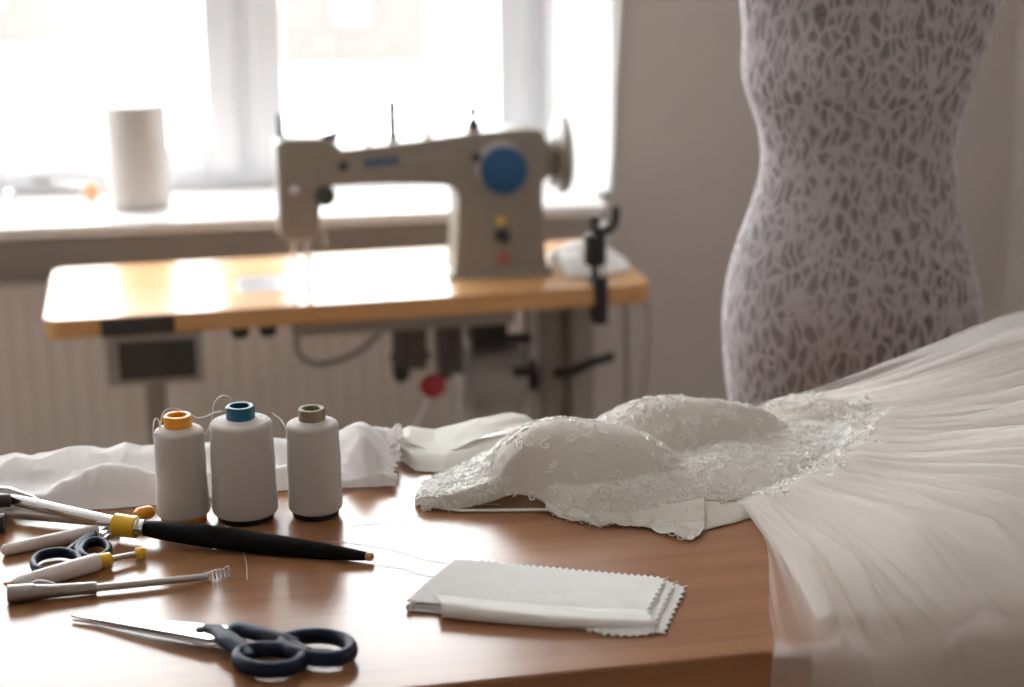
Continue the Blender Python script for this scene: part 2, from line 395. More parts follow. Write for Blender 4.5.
c2, p2 = cone(246, 517, .0342, .0320, .107, .0148, .0155, M_teal, 'widest white thread cone with the teal core, between two slimmer cones', 'teal plastic core', 2)
c3, p3 = cone(316, 514, .0284, .0272, .1025, .0140, .0145, M_olive, 'white thread cone with the olive brown core, at the right end of the row', 'olive brown card core', 3)
def at_depth(x, y, Y):                     # point seen at x, y at distance Y
    d = ray(x, y); t = Y / d.y; return Vector((d.x * t, d.y * t, CAMZ + d.z * t))
def strand(name, pts, r, parent=None, m=None, n=6, sub=10):
    b = MB(); b.tube(cr(pts, sub), r, n); return b.build(name, m or M_strand, parent)
Y1 = p1.y
strand('loose_thread', [at_depth(155, 447, Y1), at_depth(153, 432, Y1 - .01), at_depth(155, 419, Y1), at_depth(159, 421, Y1), at_depth(160, 428, Y1), at_depth(163, 413, Y1 + .005), at_depth(172, 408, Y1 + .01), at_depth(184, 411, Y1 + .02), at_depth(197, 418, Y1 + .02)], .0008, c1)
Y2 = p2.y
strand('loose_thread', [at_depth(203, 437, Y2), at_depth(211, 423, Y2), at_depth(214, 404, Y2), at_depth(222, 396, Y2 + .01), at_depth(230, 398, Y2 + .01), at_depth(234, 405, Y2 + .015)], .0008, c2)
strand('loose_thread', [at_depth(197, 418, Y2), at_depth(205, 417, Y2), at_depth(213, 413, Y2 + .01), at_depth(222, 411, Y2 + .02)], .0007, c2)
strand('loose_thread', [at_depth(272, 413, p3.y + .02), at_depth(280, 419, p3.y + .01), at_depth(286, 429, p3.y - .01), at_depth(288, 440, p3.y - .01)], .0007, c3)

# strands lying on the table
def on_table(pts, r, h=.0006): return [P(x, y, TZ, h) for x, y in pts]
o = strand('thread_strand', on_table([(330, 556), (352, 562), (380, 566), (402, 569), (420, 575), (440, 578)], 0), .00024, m=M_strand)
tag(o, 'fine thread lying from the black handle tip towards the fabric sample', 'thread')
o = strand('thread_strand', on_table([(322, 541), (345, 543), (372, 547), (398, 552), (424, 560), (450, 564)], 0), .00022, m=M_strand)
tag(o, 'upper fine thread lying across the table to the fabric sample corner', 'thread')
o = strand('thread_strand', [at_depth(224, 526, p2.y - .06), at_depth(232, 530, p2.y - .07), P(240, 548, TZ, .004), P(246, 562, TZ, .0006), P(247, 580, TZ, .0006)], .0004, m=M_strand)
tag(o, 'short thread hanging over the black handle below the widest cone', 'thread')
o = strand('thread_strand', on_table([(350, 527), (385, 523), (410, 520), (432, 508), (470, 505), (500, 505)], 0), .0002, m=M_strand)
tag(o, 'fine thread on the table beside the dress strap', 'thread')

# ------------------------------------------------------------------ long tool: chrome shaft, amber collar, black handle
def axis_pts(a, b, ts): return [a.lerp(b, t) for t in ts]
lt = thing('long_handled_tool', 'long tool with chrome shaft, amber collar and tapered black handle, in front of the cones', 'tool', P(190, 535))
A = P(-12, 524, TZ, .017); Bp = P(138, 542, TZ, .016); Cp = P(366, 562, TZ, .006)
ax = (Bp - A).normalized()
A2 = P(2, 512, TZ, .017)
MB().tube([A2, Bp], .0062, 20).build('shaft', M_chrome, lt)
b = MB().tube([P(8, 521, TZ, .008), P(118, 531, TZ, .0085)], .0045, 16); b.build('shaft_reflection', M_dsteel, lt)  # solid rod standing in for the shaft's dark reflection in the tabletop
def seg(a, b_, t0, t1): return a.lerp(b_, t0), a.lerp(b_, t1)
Lx = Cp - Bp
c0 = Bp - ax * .024
MB().tube([c0 - ax * .001, c0, Bp, Bp + ax * .0008], [.0108, .0118, .0112, .0104], 28).build('collar', M_amber, lt, label='amber yellow collar')
d = Lx.normalized()
MB().tube([Bp, Bp + d * .002, Bp + d * .0035, Bp + d * .005, Bp + d * .0075, Bp + d * .0095], [.0095, .0098, .0084, .0084, .0090, .0078], 24).build('ferrule', M_chrome, lt)
S = Bp + d * .009; L = (Cp - S).length
pts = []; rs = []
for i in range(25):
    k = i / 24; pts.append(S + (Cp - S) * k)
    rs.append(interp([(0, .0080), (.1, .0100), (.3, .0116), (.6, .0104), (.85, .0078), (.97, .0052), (1, .0044)], k))
MB().tube(pts, rs, 24).build('handle', M_grip, lt, label='tapered black handle')
MB().tube([Cp, Cp + d * .003, Cp + d * .0065, Cp + d * .008], [.0036, .0044, .0040, .002], 14).build('tip', M_tip, lt, label='tan tip')
# clamp head at the left end
b = MB(); b.tube([P(-14, 520, TZ, .020), P(12, 518, TZ, .020)], .0085, 16, flat=.8); b.build('clamp_head', M_dark, lt)
MB().tube([P(-14, 534, TZ, .011), P(6, 533, TZ, .011)], .010, 16).build('clamp_jaw', M_dark, lt)
# second tool behind it: pale blade shape with steel end, lying on the cloth
wt = thing('steel_ruler_clip', 'shiny steel clip lying behind the chrome shaft at the table\'s left', 'clip', P(10, 505))
b = MB(); b.tube([P(-20, 509, TZ, .023), P(12, 511, TZ, .023), P(36, 516, TZ, .020), P(43, 519, TZ, .018)], [.005, .006, .004, .002], 14, flat=.6); b.build('body', M_chrome, wt)

# amber knob lying behind ferrule
o = thing('plastic_stopper', 'small orange brown plastic cap behind the long tool, against the first cone', 'cap', P(147, 521))
MB().tube([P(136, 526, TZ, .0105), P(140, 524, TZ, .0105), P(150, 521, TZ, .0102), P(153, 520, TZ, .009)], [.0045, .0075, .0072, .005], 20).build('cap', M_orange, o)
MB().tube([P(126, 529, TZ, .0045), P(137, 525.5, TZ, .009)], .003, 12).build('stem', M_dsteel, o)

# white stick
o = thing('marker_pen', 'white tapered marker pen lying just behind the small scissors', 'pen', P(50, 552))
a, b_ = P(5, 556, TZ, .0062), P(92, 538, TZ, .0068)
d = (b_ - a).normalized()
MB().tube([a - d * .003, a - d * .0015, a, a.lerp(b_, .5), b_], [.002, .0045, .0058, .0066, .0068], 22).build('barrel', M_barrel, o)
MB().tube([b_, b_ + d * .0008, b_ + d * .006, b_ + d * .007], [.0055, .0064, .0062, .004], 20).build('cap', M_barrel, o)

# white syringe-like tool with amber collar
o = thing('seam_marker', 'white barrel tool with amber collar and amber knob, beside the small scissors', 'tool', P(60, 585))
a = P(14, 594, TZ, .0085); b_ = P(99, 570, TZ, .0088); e_ = P(138, 561, TZ, .0075); d = (b_ - a).normalized(); d2 = (e_ - b_).normalized()
MB().tube([a, a + d * .004, a.lerp(b_, .5), b_ - d * .002, b_], [.0055, .0076, .0086, .0088, .0078], 26).build('barrel', M_barrel, o)
MB().tube([a - d * .009 + Vector((0, 0, .005)), a - d * .005 + Vector((0, 0, .002)), a + d * .001], [.0008, .003, .0056], 12).build('nib', M_tip, o)
MB().tube([b_, b_ + d2 * .001, b_ + d2 * .012, b_ + d2 * .0135], [.007, .0076, .0068, .005], 24).build('collar', M_amber, o, label='amber collar')
MB().tube([b_ + d2 * .0135, e_], .0030, 14).build('neck', M_steel, o)
MB().tube([e_ - d2 * .002, e_ - d2 * .0005, e_ + d2 * .006, e_ + d2 * .0075], [.0048, .0062, .0060, .004], 20).build('knob', M_amber, o, label='amber end knob')

# grey metal tool with spring end
o = thing('steel_turning_tool', 'grey steel rod tool with flat head and coil spring end, nearest the front edge left', 'tool', P(100, 600))
a = P(8, 603, TZ, .009); b_ = P(97, 594, TZ, .0062); e_ = P(208, 582, TZ, .0055); f_ = P(228, 577, TZ, .0058)
d = (b_ - a).normalized(); sd = Vector((-d.y, d.x, 0)); up = Vector((0, 0, 1))
hd = MB()
m_ = a + d * .027
hd.tube([a, a + d * .001, a + d * .024, a + d * .0255], [.0075, .0088, .0086, .007], 24, flat=.95)
hd.build('head', M_dsteel, o)
MB().tube([a + d * .024, a.lerp(b_, .5), b_], [.0074, .0062, .0058], 20).build('sleeve', M_dsteel, o)
MB().tube([P(32, 597, TZ, .014), P(40, 595.5, TZ, .0145), P(50, 594.5, TZ, .012), P(56, 594, TZ, .010)], [.001, .0018, .0018, .001], 10).build('catch', M_steel, o)
MB().tube([b_, e_], [.0038, .0034], 18).build('rod', M_steel, o)
d2 = (f_ - e_).normalized(); k1 = d2.orthogonal().normalized(); k2 = d2.cross(k1); pp = []
for i in range(150):
    t = i / 149; ang = t * 2 * PI * 7; pp.append(e_ - d2 * .003 + d2 * t * .027 + (k1 * math.cos(ang) + k2 * math.sin(ang)) * (.0036 + .0022 * smooth(.7, 1, t)))
MB().tube(pp, .0007, 8).build('spring', M_steel, o)

# ------------------------------------------------------------------ scissors
def flat_poly(mb, pix, z0, z1): 
    mb.prism(pix, z0, z1, lambda a, c, h: P(a, c, TZ, h)); return mb
def ringtube(mb, pix, h, r, flat=1.4, n=14, sub=6):
    pts = cr([P(x, y, TZ, h) for x, y in pix], sub, closed=True); mb.tube(pts, r, n, closed=True, flat=flat, up=(0, 0, 1)); return mb
def bigscissors():
    t = thing('scissors', 'large steel scissors with dark navy handles lying near the front edge of the table', 'scissors', P(215, 648))
    # blades (traced on their own plane 9 mm above the table, then 2.5 mm thick)
    up_ = [(70, 617), (95, 618), (140, 621), (190, 625), (226, 628), (240, 634), (234, 640), (206, 641), (180, 636), (140, 629), (100, 622)]
    lo_ = [(72, 618.5), (100, 623), (140, 630.5), (180, 638), (206, 644), (236, 643), (246, 636), (228, 630), (190, 627), (140, 623), (95, 619)]
    lift = lambda x: .0035 + .006 * smooth(70, 200, x)
    b = MB(); b.prism(up_, 0, .0022, lambda a, c, h: P(a, c, TZ + lift(a), h)); bl = b.build('blade', M_chrome, t, bevel=.0005)
    b = MB(); b.prism(lo_, -.0026, -.0004, lambda a, c, h: P(a, c, TZ + lift(a), h)); b.build('blade', M_steel, t, bevel=.0005)
    q = P(200, 629, TZ + .0115)
    MB().lathe([(.0042, 0), (.0042, .0012), (.0030, .0022), (0.0003, .0024)], q - Vector((0, 0, .0006)), n=24).build('pivot_screw', M_dark, t)
    H_ = .009
    def handle(shank, rings, rad, inner_lift=0):
        b = MB(); pts = cr([P(x, y, TZ, z) for x, y, z, r in shank], 6); rs = []
        for i in range(len(pts)):
            k = i / 6; j = min(len(shank) - 2, int(k)); rs.append(shank[j][3] + (shank[j + 1][3] - shank[j][3]) * (k - j))
        b.tube(pts, rs, 16, flat=.72, up=(0, 0, 1)); return b
    # nearer handle, ring on table rows 640..675
    b = handle([(205, 639, .010, .0055), (218, 643, .0105, .0080), (230, 652, .0105, .0100), (242, 660, .010, .0092), (250, 668, .0095, .006)], None, 0)
    ringtube(b, [(238, 669), (244, 662), (263, 659), (286, 660), (300, 665), (303, 671), (290, 678), (266, 680), (246, 676)], .0092, .0058, 1.25)
    b.build('handle', M_navy, t)
    b = handle([(231, 640, .0115, .005), (238, 641.5, .012, .0084), (262, 647, .012, .0088), (282, 652, .0115, .0084), (298, 655, .011, .005)], None, 0)
    b.tube(cr([P(x, y, TZ, .0105) for x, y in [(262, 644), (285, 653), (308, 664)]], 6), [.006] * 13, 12, flat=.8, up=(0, 0, 1))
    ringtube(b, [(282, 654), (296, 648), (322, 646), (342, 650), (351, 657), (350, 664), (337, 669), (315, 669), (292, 663)], .0098, .0058, 1.25)
    b.build('handle', M_navy, t)
bigscissors()
def smallscissors():
    t = thing('scissors', 'small scissors with navy loop handles between the white marker pen and white barrel tool', 'scissors', P(75, 565))
    b = MB(); ringtube(b, [(34, 570), (42, 562), (60, 559), (75, 562), (80, 568), (74, 575), (56, 579), (40, 578)], .007, .0036, 1.5)
    b.tube(cr([P(x, y, TZ, .008) for x, y in [(66, 561), (76, 553), (86, 546), (95, 541)]], 6), [.004] * 19, 12, flat=.9, up=(0, 0, 1))
    b.build('handle', M_navy, t)
    b = MB(); ringtube(b, [(82, 557), (88, 550), (99, 548), (108, 552), (109, 559), (101, 565), (90, 566), (83, 562)], .007, .0036, 1.5)
    b.tube(cr([P(x, y, TZ, .008) for x, y in [(81, 562), (78, 556), (84, 549), (96, 543)]], 6), [.0038] * 19, 12, flat=.9, up=(0, 0, 1))
    b.build('handle', M_navy, t)
    b = MB(); b.prism([(90, 545), (97, 546), (112, 536), (124, 529), (118, 530), (100, 538)], .0015, .0035, lambda a, c, h: P(a, c, TZ, h)); b.build('blade', M_chrome, t)
    b = MB(); b.prism([(88, 544), (94, 545), (106, 537), (114, 529), (108, 531), (94, 539)], .0038, .0055, lambda a, c, h: P(a, c, TZ, h)); b.build('blade', M_chrome, t)
smallscissors()

# ------------------------------------------------------------------ folded fabric sample with pinked edges
def sample():
    t = thing('folded_fabric', 'folded white fabric sample with zigzag pinked edges at the table front', 'fabric', P(545, 605))
    def zig(p, q, n, amp, side):
        out = []; d = Vector((q[0] - p[0], q[1] - p[1])); L = d.length; nx = Vector((-d.y, d.x)) / L * side
        for i in range(n):
            a = Vector(p) + d * (i / n); c = Vector(p) + d * ((i + .5) / n) + nx * amp * random.uniform(.8, 1.15); out += [tuple(a), tuple(c)]
        return out
    # flat layers (quads with a pinked far edge and a pinked right edge)
    def layer(c0, c1, c2, c3, n1, n2, z, zfun, name, nu=70, nv=16):
        # c0 near-left, c1 far-left, c2 far-right, c3 near-right ; teeth on far edge (c1-c2) and right edge (c3-c2)
        b = MB(); c0, c1, c2, c3 = map(Vector, (c0, c1, c2, c3))
        def tooth(x): x = x % 1; return abs(x - .5) * 2
        def f(i, j):
            u, v = i, j
            lo = c0.lerp(c3, u); hi = c1.lerp(c2, u); p = lo.lerp(hi, v)
            if v > .97 and u > .12: p = p + Vector((.5, -2.2)) * tooth(u * n1)
            if u > .985: p = p + Vector((4.5, .3)) * tooth(v * n2)
            h = z + zfun(u, v) + .0004 * noise.noise(Vector((u * 9, v * 5, z * 900)))
            return P(p.x, p.y, TZ, h)
        b.grid(f, n1 * 4, n2 * 4); return b.build(name, M_pinked, t, solid=.0005)
    curl = lambda u, v: .0015 * (1 - u) * math.sin(v * PI) + .0008
    layer((410, 612), (459, 568), (684, 588), (662, 635), 32, 9, .0005, lambda u, v: .001 + .001 * math.sin(v * PI), 'fold_layer')
    layer((409, 610), (457, 567), (673, 586.5), (652, 632), 32, 9, .0028, lambda u, v: .0008 + .0012 * math.sin(v * PI), 'fold_layer')
    layer((407, 608.5), (456, 566), (664, 584.5), (641, 628), 32, 9, .0050, lambda u, v: .0008 + .0015 * math.sin(v * PI) + .0015 * smooth(.3, 0, u), 'fold_layer')
    # rounded fold on the left edge linking the layers
    b = MB(); pts = cr([P(x, y, TZ, .0035) for x, y in [(409, 611.5), (420, 601), (434, 588), (447, 576), (457, 568)]], 6)
    b.tube(pts, .0030, 12, flat=1.15, up=(0, 0, 1)); b.build('left_fold', M_pinked, t)
    # near flap rolled over: a soft roll along the front
    def roll(u, v):
        x0, y0 = 441 + 212 * u, 617 + 12.5 * u
        if u > .55: x0 += 0
        base = P(x0, y0 + 3.5 * math.sin(u * 3), TZ)
        w = .024 * (1 - .35 * u)
        ang = -PI * .5 + v * 2.2 * PI * .62
        r = .0068 * (1 - .35 * u) + .0006 * noise.noise(Vector((u * 6, v * 3, 1)))
        p = base + fn * (r * 1.0 * math.cos(ang + PI) * 1.1 + (.022 * smooth(.62, 1, v))) + Vector((0, 0, r + .0006 + r * math.sin(ang) * (1 - .0 * v)))
        if v > .62: p.z = min(p.z, TZ + .0078 + .006 * (1 - u) * smooth(1, .6, v) + .0015)
        if u > .72 and v < .12: p += -fn * .004 * abs(((u * 46) % 1) - .5) * 2 * smooth(.7, .8, u)
        if u > .97: p += fe * .003 * abs(((v * 9) % 1) - .5)
        return p
    b = MB(); b.grid(roll, 120, 36); b.build('rolled_flap', M_pinked, t, solid=.0005)
    # pinked lip hanging from roll towards the viewer on its right half
    def lip(u, v):
        x0, y0 = 580 + 74 * u, 628 + 5.5 * u
        tooth = abs(((u * 9) % 1) - .5) * 2 * (.6 + .5 * nz(u * 11, 1, 1))
        p = P(x0, y0 - 3 + (3 + 3.4 * tooth) * v + 5.0 * math.sin(u * PI) ** .7 * v, TZ)
        return p + Vector((0, 0, .0060 * (1 - v) ** 1.2 + .0012 + .001 * noise.noise(Vector((u * 12, v * 2, 5)))))
    b = MB(); b.grid(lip, 90, 8); b.build('pinked_lip', M_pinked, t, solid=.0005)
sample()

# ------------------------------------------------------------------ loose cloths along the back
def clothmesh(fn_row0, fn_row1, x0, x1, hfun, nu=150, nv=60, zoff=.0015):
    b = MB()
    def f(u, v):
        x = x0 + (x1 - x0) * u; y = fn_row0(x) * (1 - v) + fn_row1(x) * v
        return P(x, y, TZ, zoff + max(0, hfun(x, y, u, v)))
    b.grid(f, nu, nv); return b
# long draped cotton at the left, running behind the cones
front = lambda x: interp([(-90, 520), (20, 514), (60, 512), (110, 510), (160, 506), (210, 499), (260, 494), (300, 490), (350, 488)], x)
back = lambda x: interp([(-90, 470), (0, 466), (60, 462), (130, 458), (200, 454), (300, 450), (350, 446)], x)
def h1(x, y, u, v):
    hc = interp([(-90, .016), (0, .016), (38, .012), (46, .010), (60, .018), (85, .026), (112, .031), (122, .031), (140, .027), (165, .021), (205, .019), (260, .017), (345, .015)], x)
    hb = interp([(-90, .015), (-20, .012), (0, .015), (18, .019), (34, .014), (52, .017), (70, .020), (95, .018), (108, .015), (127, .023), (143, .015), (160, .017), (200, .016), (345, .015)], x)
    vc = interp([(-90, .15), (40, .10), (60, .22), (115, .34), (150, .22), (205, .18), (345, .2)], x)
    f1 = hc * (smooth(0, vc, v) ** .75 if v < vc else 1 - .55 * smooth(vc, vc + .22, v))
    f2_ = hb * smooth(.30, .78, v)
    h = max(f1, f2_) if False else (f1 ** 3 + f2_ ** 3) ** (1 / 3)
    w_ = smooth(0, .15, v) * smooth(1, .9, v)
    h += w_ * (.0030 * nz(x * .03 + v * 1.5, v * 2.5, 1) + .0022 * rdg(x * .035 - v * 1.6, v * 3.0 + x * .006, 7) + .0008 * nz(x * .11, v * 7, 4))
    return h * smooth(1.0, .90, v)
o = clothmesh(front, back, -90, 326, h1, 240, 90).build('draped_cloth', M_cotton, solid=.0008, angle=180)
tag(o, 'long white cotton cloth crumpled along the table edge behind the three cones', 'cloth')
# shorter crumpled piece right of the cones with a pinked end
f2 = lambda x: interp([(300, 493), (345, 490), (400, 489), (420, 488)], x)
b2 = lambda x: interp([(300, 452), (345, 449), (400, 447), (420, 446)], x)
def h2(x, y, u, v):
    ridge = math.exp(-((x - 366 + (v - .2) * 12) / (9 + 26 * v)) ** 2)
    h = .007 + .034 * ridge * smooth(0, .35, v) * smooth(1.1, .45, v) + .012 * smooth(.3, .8, v)
    h += .006 * math.exp(-((x - 384) / 6) ** 2) * smooth(.5, .2, v)
    h += .004 * nz(x * .06, v * 4, 9) + .003 * rdg(x * .07 + v * 3, v * 4, 2)
    return h * smooth(1.0, .93, v) * (.1 + .9 * smooth(0, .05, v)) * smooth(1.0, .985, u)
def f_pinked():
    b = MB()
    def f(u, v):
        x1 = interp([(0, 397), (.25, 394), (.4, 401), (.6, 396), (1, 402)], v) + (1.8 if int(v * 26) % 2 else -.8)
        x = 331 + (x1 - 331) * u; y = f2(x) * (1 - v) + b2(x) * v
        return P(x, y, TZ, .0022 + max(0, h2(x, y, min(u, .98), v) + .010 * smooth(.85, 1, u) * smooth(.2, .6, v)))
    b.grid(f, 70, 104); return b
o = f_pinked().build('crumpled_cloth', M_cotton, solid=.0007, angle=180)
tag(o, 'crumpled white cloth piece with a pinked edge, beside the olive brown cone', 'cloth')
# folded cream piece further right
def f3():
    t = thing('folded_cloth', 'folded cream satin cloth behind the strap of the wedding dress', 'cloth', P(465, 450))
    def top(u, v):
        x = 393 + 140 * u
        y0 = interp([(0, 450), (.3, 461), (.45, 460), (.7, 448), (1, 436)], u); y1 = interp([(0, 440), (.4, 437), (1, 430)], u)
        y = y0 * (1 - v) + y1 * v
        h = interp([(0, .004), (.12, .012), (.3, .006), (.6, .016), (.85, .020), (.95, .016), (1, .008)], u) * (.80 + .20 * smooth(0, .9, v)) + .0012 * nz(u * 7, v * 3, 4)
        return P(x, y, TZ, .004 + h)
    MB().grid(top, 90, 30).build('upper_layer', M_satin, t, solid=.0008, angle=180)
    def under(u, v):
        x = 400 + 128 * u
        y0 = interp([(0, 462), (.12, 473), (.35, 474), (.6, 464), (1, 446)], u); y1 = interp([(0, 452), (.4, 452), (1, 440)], u)
        y = y0 * (1 - v) + y1 * v
        h = .004 + .006 * smooth(0, .5, v) + .010 * smooth(.5, 0, abs(v - .15)) * math.exp(-((u - .04) / .1) ** 2) + .0012 * nz(u * 7, v * 3, 8)
        return P(x, y, TZ, .0012 + h * (.2 + .8 * smooth(0, .2, v)))
    MB().grid(under, 90, 30).build('lower_layer', M_satin, t, solid=.0008, angle=180)
f3()

# ------------------------------------------------------------------ wedding dress
def dress():
    t = thing('wedding_dress', 'white wedding dress with beaded lace bodice and sheer skirt falling over the table front', 'dress', P(700, 500))
    # ---- bodice as a surface over the table: u along the body, v from the viewer's side to the far side
    Fr = [(418, 506, .003), (430, 511, .003), (460, 511, .003), (490, 509, .008), (515, 506, .013), (540, 509, .010), (560, 519, .004), (600, 524, .004), (650, 521, .006), (690, 512, .012), (745, 510, .011), (800, 502, .016), (838, 488, .020), (854, 468, .024)]
    Bk = [(418, 498, .003), (440, 485, .003), (470, 474, .003), (500, 462, .003), (540, 452, .003), (580, 442, .003), (620, 436, .003), (660, 434, .003), (710, 434, .004), (760, 432, .012), (800, 432, .018), (830, 437, .022), (850, 445, .024), (860, 458, .025)]
    fr = cr([P(x, y, TZ, h) for x, y, h in Fr], 20); bk = cr([P(x, y, TZ, h) for x, y, h in Bk], 20); N = len(fr) - 1
    c1 = P(572, 488); c2 = P(672, 453)
    def dome(p, c, a, bx, rot, H, pw):
        d = p - c; x = d.x * math.cos(rot) + d.y * math.sin(rot); y = -d.x * math.sin(rot) + d.y * math.cos(rot)
        if x > 0 and a[1]: ax_ = a[1]
        else: ax_ = a[0]
        by = bx[1] if y > 0 else bx[0]
        r = (x / ax_) ** 2 + (y / by) ** 2
        return H * (1 - r) ** pw if r < 1 else 0
    def surf(u, v):
        k = u * N; i = min(N - 1, int(k)); f = k - i
        a = fr[i].lerp(fr[i + 1], f); b = bk[i].lerp(bk[i + 1], f); p = a.lerp(b, v); h = p.z - TZ
        wd = .10 + .22 * smooth(.5, .7, u); e = smooth(0, wd, v) * smooth(1, 1 - wd, v) * smooth(0, .04, u) * (.02 + .98 * smooth(1, .93, u))
        px = 418 + 434 * u
        base = interp([(418, .008), (460, .013), (500, .020), (540, .022), (640, .022), (720, .018), (860, .012)], CX + F * p.x / (p.y * math.cos(TH) + (CAMZ - TZ) * math.sin(TH)))
        d1 = dome(p, c1, (.105, .125), (.062, .085), .12, .066, .62)
        d2 = dome(p, c2, (.11, .135), (.065, .060), .10, .058, .62)
        tot = (base ** 4 + (d1 * .98 + .004) ** 4 + (d2 + .004) ** 4) ** .25
        tot += .0022 * nz(p.x * 22, p.y * 22, 3) + .0009 * nz(p.x * 75, p.y * 75, 5)
        return Vector((p.x, p.y, TZ + h + max(.001, tot) * (e ** .55)))
    b = MB(); b.grid(surf, 300, 120); bod = b.build('bodice', M_bodice, t, solid=.0012, angle=180)
    def frame_at(u, v):
        e = .002; p = surf(u, v); du = surf(min(1, u + e), v) - surf(max(0, u - e), v); dv = surf(u, min(1, v + e)) - surf(u, max(0, v - e))
        if du.length < 1e-7 or dv.length < 1e-7: return None
        n_ = du.cross(dv)
        if n_.length < 1e-12: return None
        n_.normalize(); n_ = n_ if n_.z > 0 else -n_
        x = du.normalized(); y = n_.cross(x); return p, n_, x, y
    # ---- embroidered cording: scrolls, petals and sprays
    rnd = random.Random(5); cord = MB(); beads = MB()
    ico = bmesh.new(); bmesh.ops.create_icosphere(ico, subdivisions=1, radius=1); iv = [v.co.copy() for v in ico.verts]; ifc = [tuple(v.index for v in f.verts) for f in ico.faces]; ico.free()
    def bead(p, r): beads.add([p + v * r for v in iv], ifc)
    def density(u, v, p):
        # plain net on the face of the near cup, dense everywhere else
        d = p - c1; q = (d.x / .085) ** 2 + ((d.y + .022) / .045) ** 2
        if q < 1: return .16
        d = p - c2; q = ((d.x - .05) / .05) ** 2 + ((d.y + .01) / .035) ** 2
        if q < 1: return .4
        return 1
    def place(fr_, x, y, h=.0006): p, n_, ex, ey = fr_; return p + ex * x + ey * y + n_ * h
    cnt = 0
    while cnt < 1900:
        u, v = rnd.random(), rnd.random(); fr_ = frame_at(u, v)
        if not fr_: continue
        if rnd.random() > density(u, v, fr_[0]): continue
        cnt += 1; kind = rnd.random(); a0 = rnd.uniform(0, 2 * PI); s = rnd.uniform(.0028, .0065); pts = []
        if kind < .5:                              # scroll
            tw = rnd.choice((-1, 1))
            for i in range(15):
                k = i / 14; r = s * (1 - .75 * k); a = a0 + tw * k * 4.6; pts.append(place(fr_, r * math.cos(a), r * math.sin(a), .0013))
            cord.tube(pts, rnd.uniform(.0007, .001), 5)
            if rnd.random() < .35: bead(pts[-1] + fr_[1] * .0006, .0009)
        elif kind < .78:                           # leaf loop
            for i in range(14):
                a = 2 * PI * i / 14; x = s * math.cos(a) * 1.1; y = s * .45 * math.sin(a); pts.append(place(fr_, x * math.cos(a0) - y * math.sin(a0), x * math.sin(a0) + y * math.cos(a0), .0012))
            cord.tube(pts, .0008, 5, closed=True)
        else:                                      # stem
            bend = rnd.uniform(-1, 1)
            for i in range(9):
                k = i / 8 - .5; x = s * 2.4 * k; y = bend * s * (k * k * 2); pts.append(place(fr_, x * math.cos(a0) - y * math.sin(a0), x * math.sin(a0) + y * math.cos(a0), .0012))
            cord.tube(pts, .0008, 5)
            for q in pts[::3]: bead(q + fr_[1] * .0007, .0008)
    for i in range(850):
        u, v = rnd.random(), rnd.random(); fr_ = frame_at(u, v)
        if not fr_ or rnd.random() > density(u, v, fr_[0]) + .05: continue
        bead(place(fr_, 0, 0, .0019), rnd.choice((.0008, .0011, .0014)))
    # beaded line along the near edge of the bodice and the waist seam
    for i in range(170):
        u = .58 + .42 * i / 170; fr_ = frame_at(u, .045 + .01 * math.sin(i)); 
        if fr_: bead(place(fr_, 0, 0, .001), .0011)
    for i in range(120):
        fr_ = frame_at(.985 + .006 * math.sin(i * 2.1), .05 + .9 * i / 120)
        if fr_: bead(place(fr_, 0, 0, .001), .0012)
    o = cord.build('lace_embroidery', M_cord, bod, angle=180); o['kind'] = 'stuff'
    o = beads.build('beading', M_bead, bod, angle=180); o['kind'] = 'stuff'
    # ---- scalloped lace hem along the near cup and its cream facing
    def hem(u, v):
        x = 546 + (704 - 546) * u
        y = interp([(546, 511), (560, 517), (590, 523), (640, 522), (665, 519), (704, 512)], x)
        ht = interp([(546, .012), (560, .010), (640, .010), (665, .014), (704, .014)], x)
        top = P(x, y - 1, TZ, ht); sc_ = abs(math.sin(u * PI * 7.5)) ** .5
        y2 = interp([(546, 513), (560, 519), (590, 526), (630, 527), (655, 532), (672, 537), (690, 541), (699, 538), (704, 530)], x) + 2.4 * (sc_ - .5)
        bot = P(x, y2, TZ, .0015 + .0018 * (1 + math.sin(u * 33)))
        p = top.lerp(bot, v); p.y -= .003 * math.sin(v * PI) * (1 + math.sin(u * 33 + 1)); return p
    b = MB(); b.grid(hem, 200, 18); hm = b.build('lace_hem', M_bodice, t, solid=.0008, angle=180)
    cb = MB()
    for row, rr_ in ((1.0, .0009), (.86, .0006), (.5, .0005)):
        cb.tube([hem(i / 300, row) + Vector((0, -.0006, .0006)) for i in range(301)], rr_, 6)
    for i in range(120):
        u = rnd.uniform(.02, .98); v = rnd.uniform(.15, .9); q = hem(u, v); s = rnd.uniform(.002, .0042); a0 = rnd.uniform(0, 6); tw = rnd.choice((-1, 1))
        cb.tube([q + Vector((s * (1 - .7 * k / 11) * math.cos(a0 + tw * k * .4), -.0022, s * (1 - .7 * k / 11) * math.sin(a0 + tw * k * .4))) for k in range(12)], .0005, 5)
    # open lace tip rings
    for cxp, cyp, r in ((664, 528, .0042), (672, 533, .0042), (681, 537, .0042), (690, 537, .0042), (694, 531, .0038), (669, 525, .0035), (685, 529, .0038), (678, 527, .0032)):
        c = P(cxp, cyp + 3, TZ, .0055)
        cb.tube([c + Vector((r * math.cos(a * PI / 8), -.0045, r * .8 * math.sin(a * PI / 8))) for a in range(16)], .0008, 6, closed=True)
    o = cb.build('hem_cording', M_cord, hm, angle=180); o['kind'] = 'stuff'
    # smooth lining showing under the waist
    def lin_(u, v):
        x = 636 + 122 * u
        y0 = interp([(636, 526), (670, 532), (705, 531), (735, 524), (758, 516)], x); y1 = 500
        y = y0 * (1 - v) + y1 * v
        return P(x, y, TZ, .0012 + .0095 * math.sin(min(1, v * 1.3) * PI / 2) * smooth(0, .15, u) + .001 * nz(u * 5, v * 3, 2))
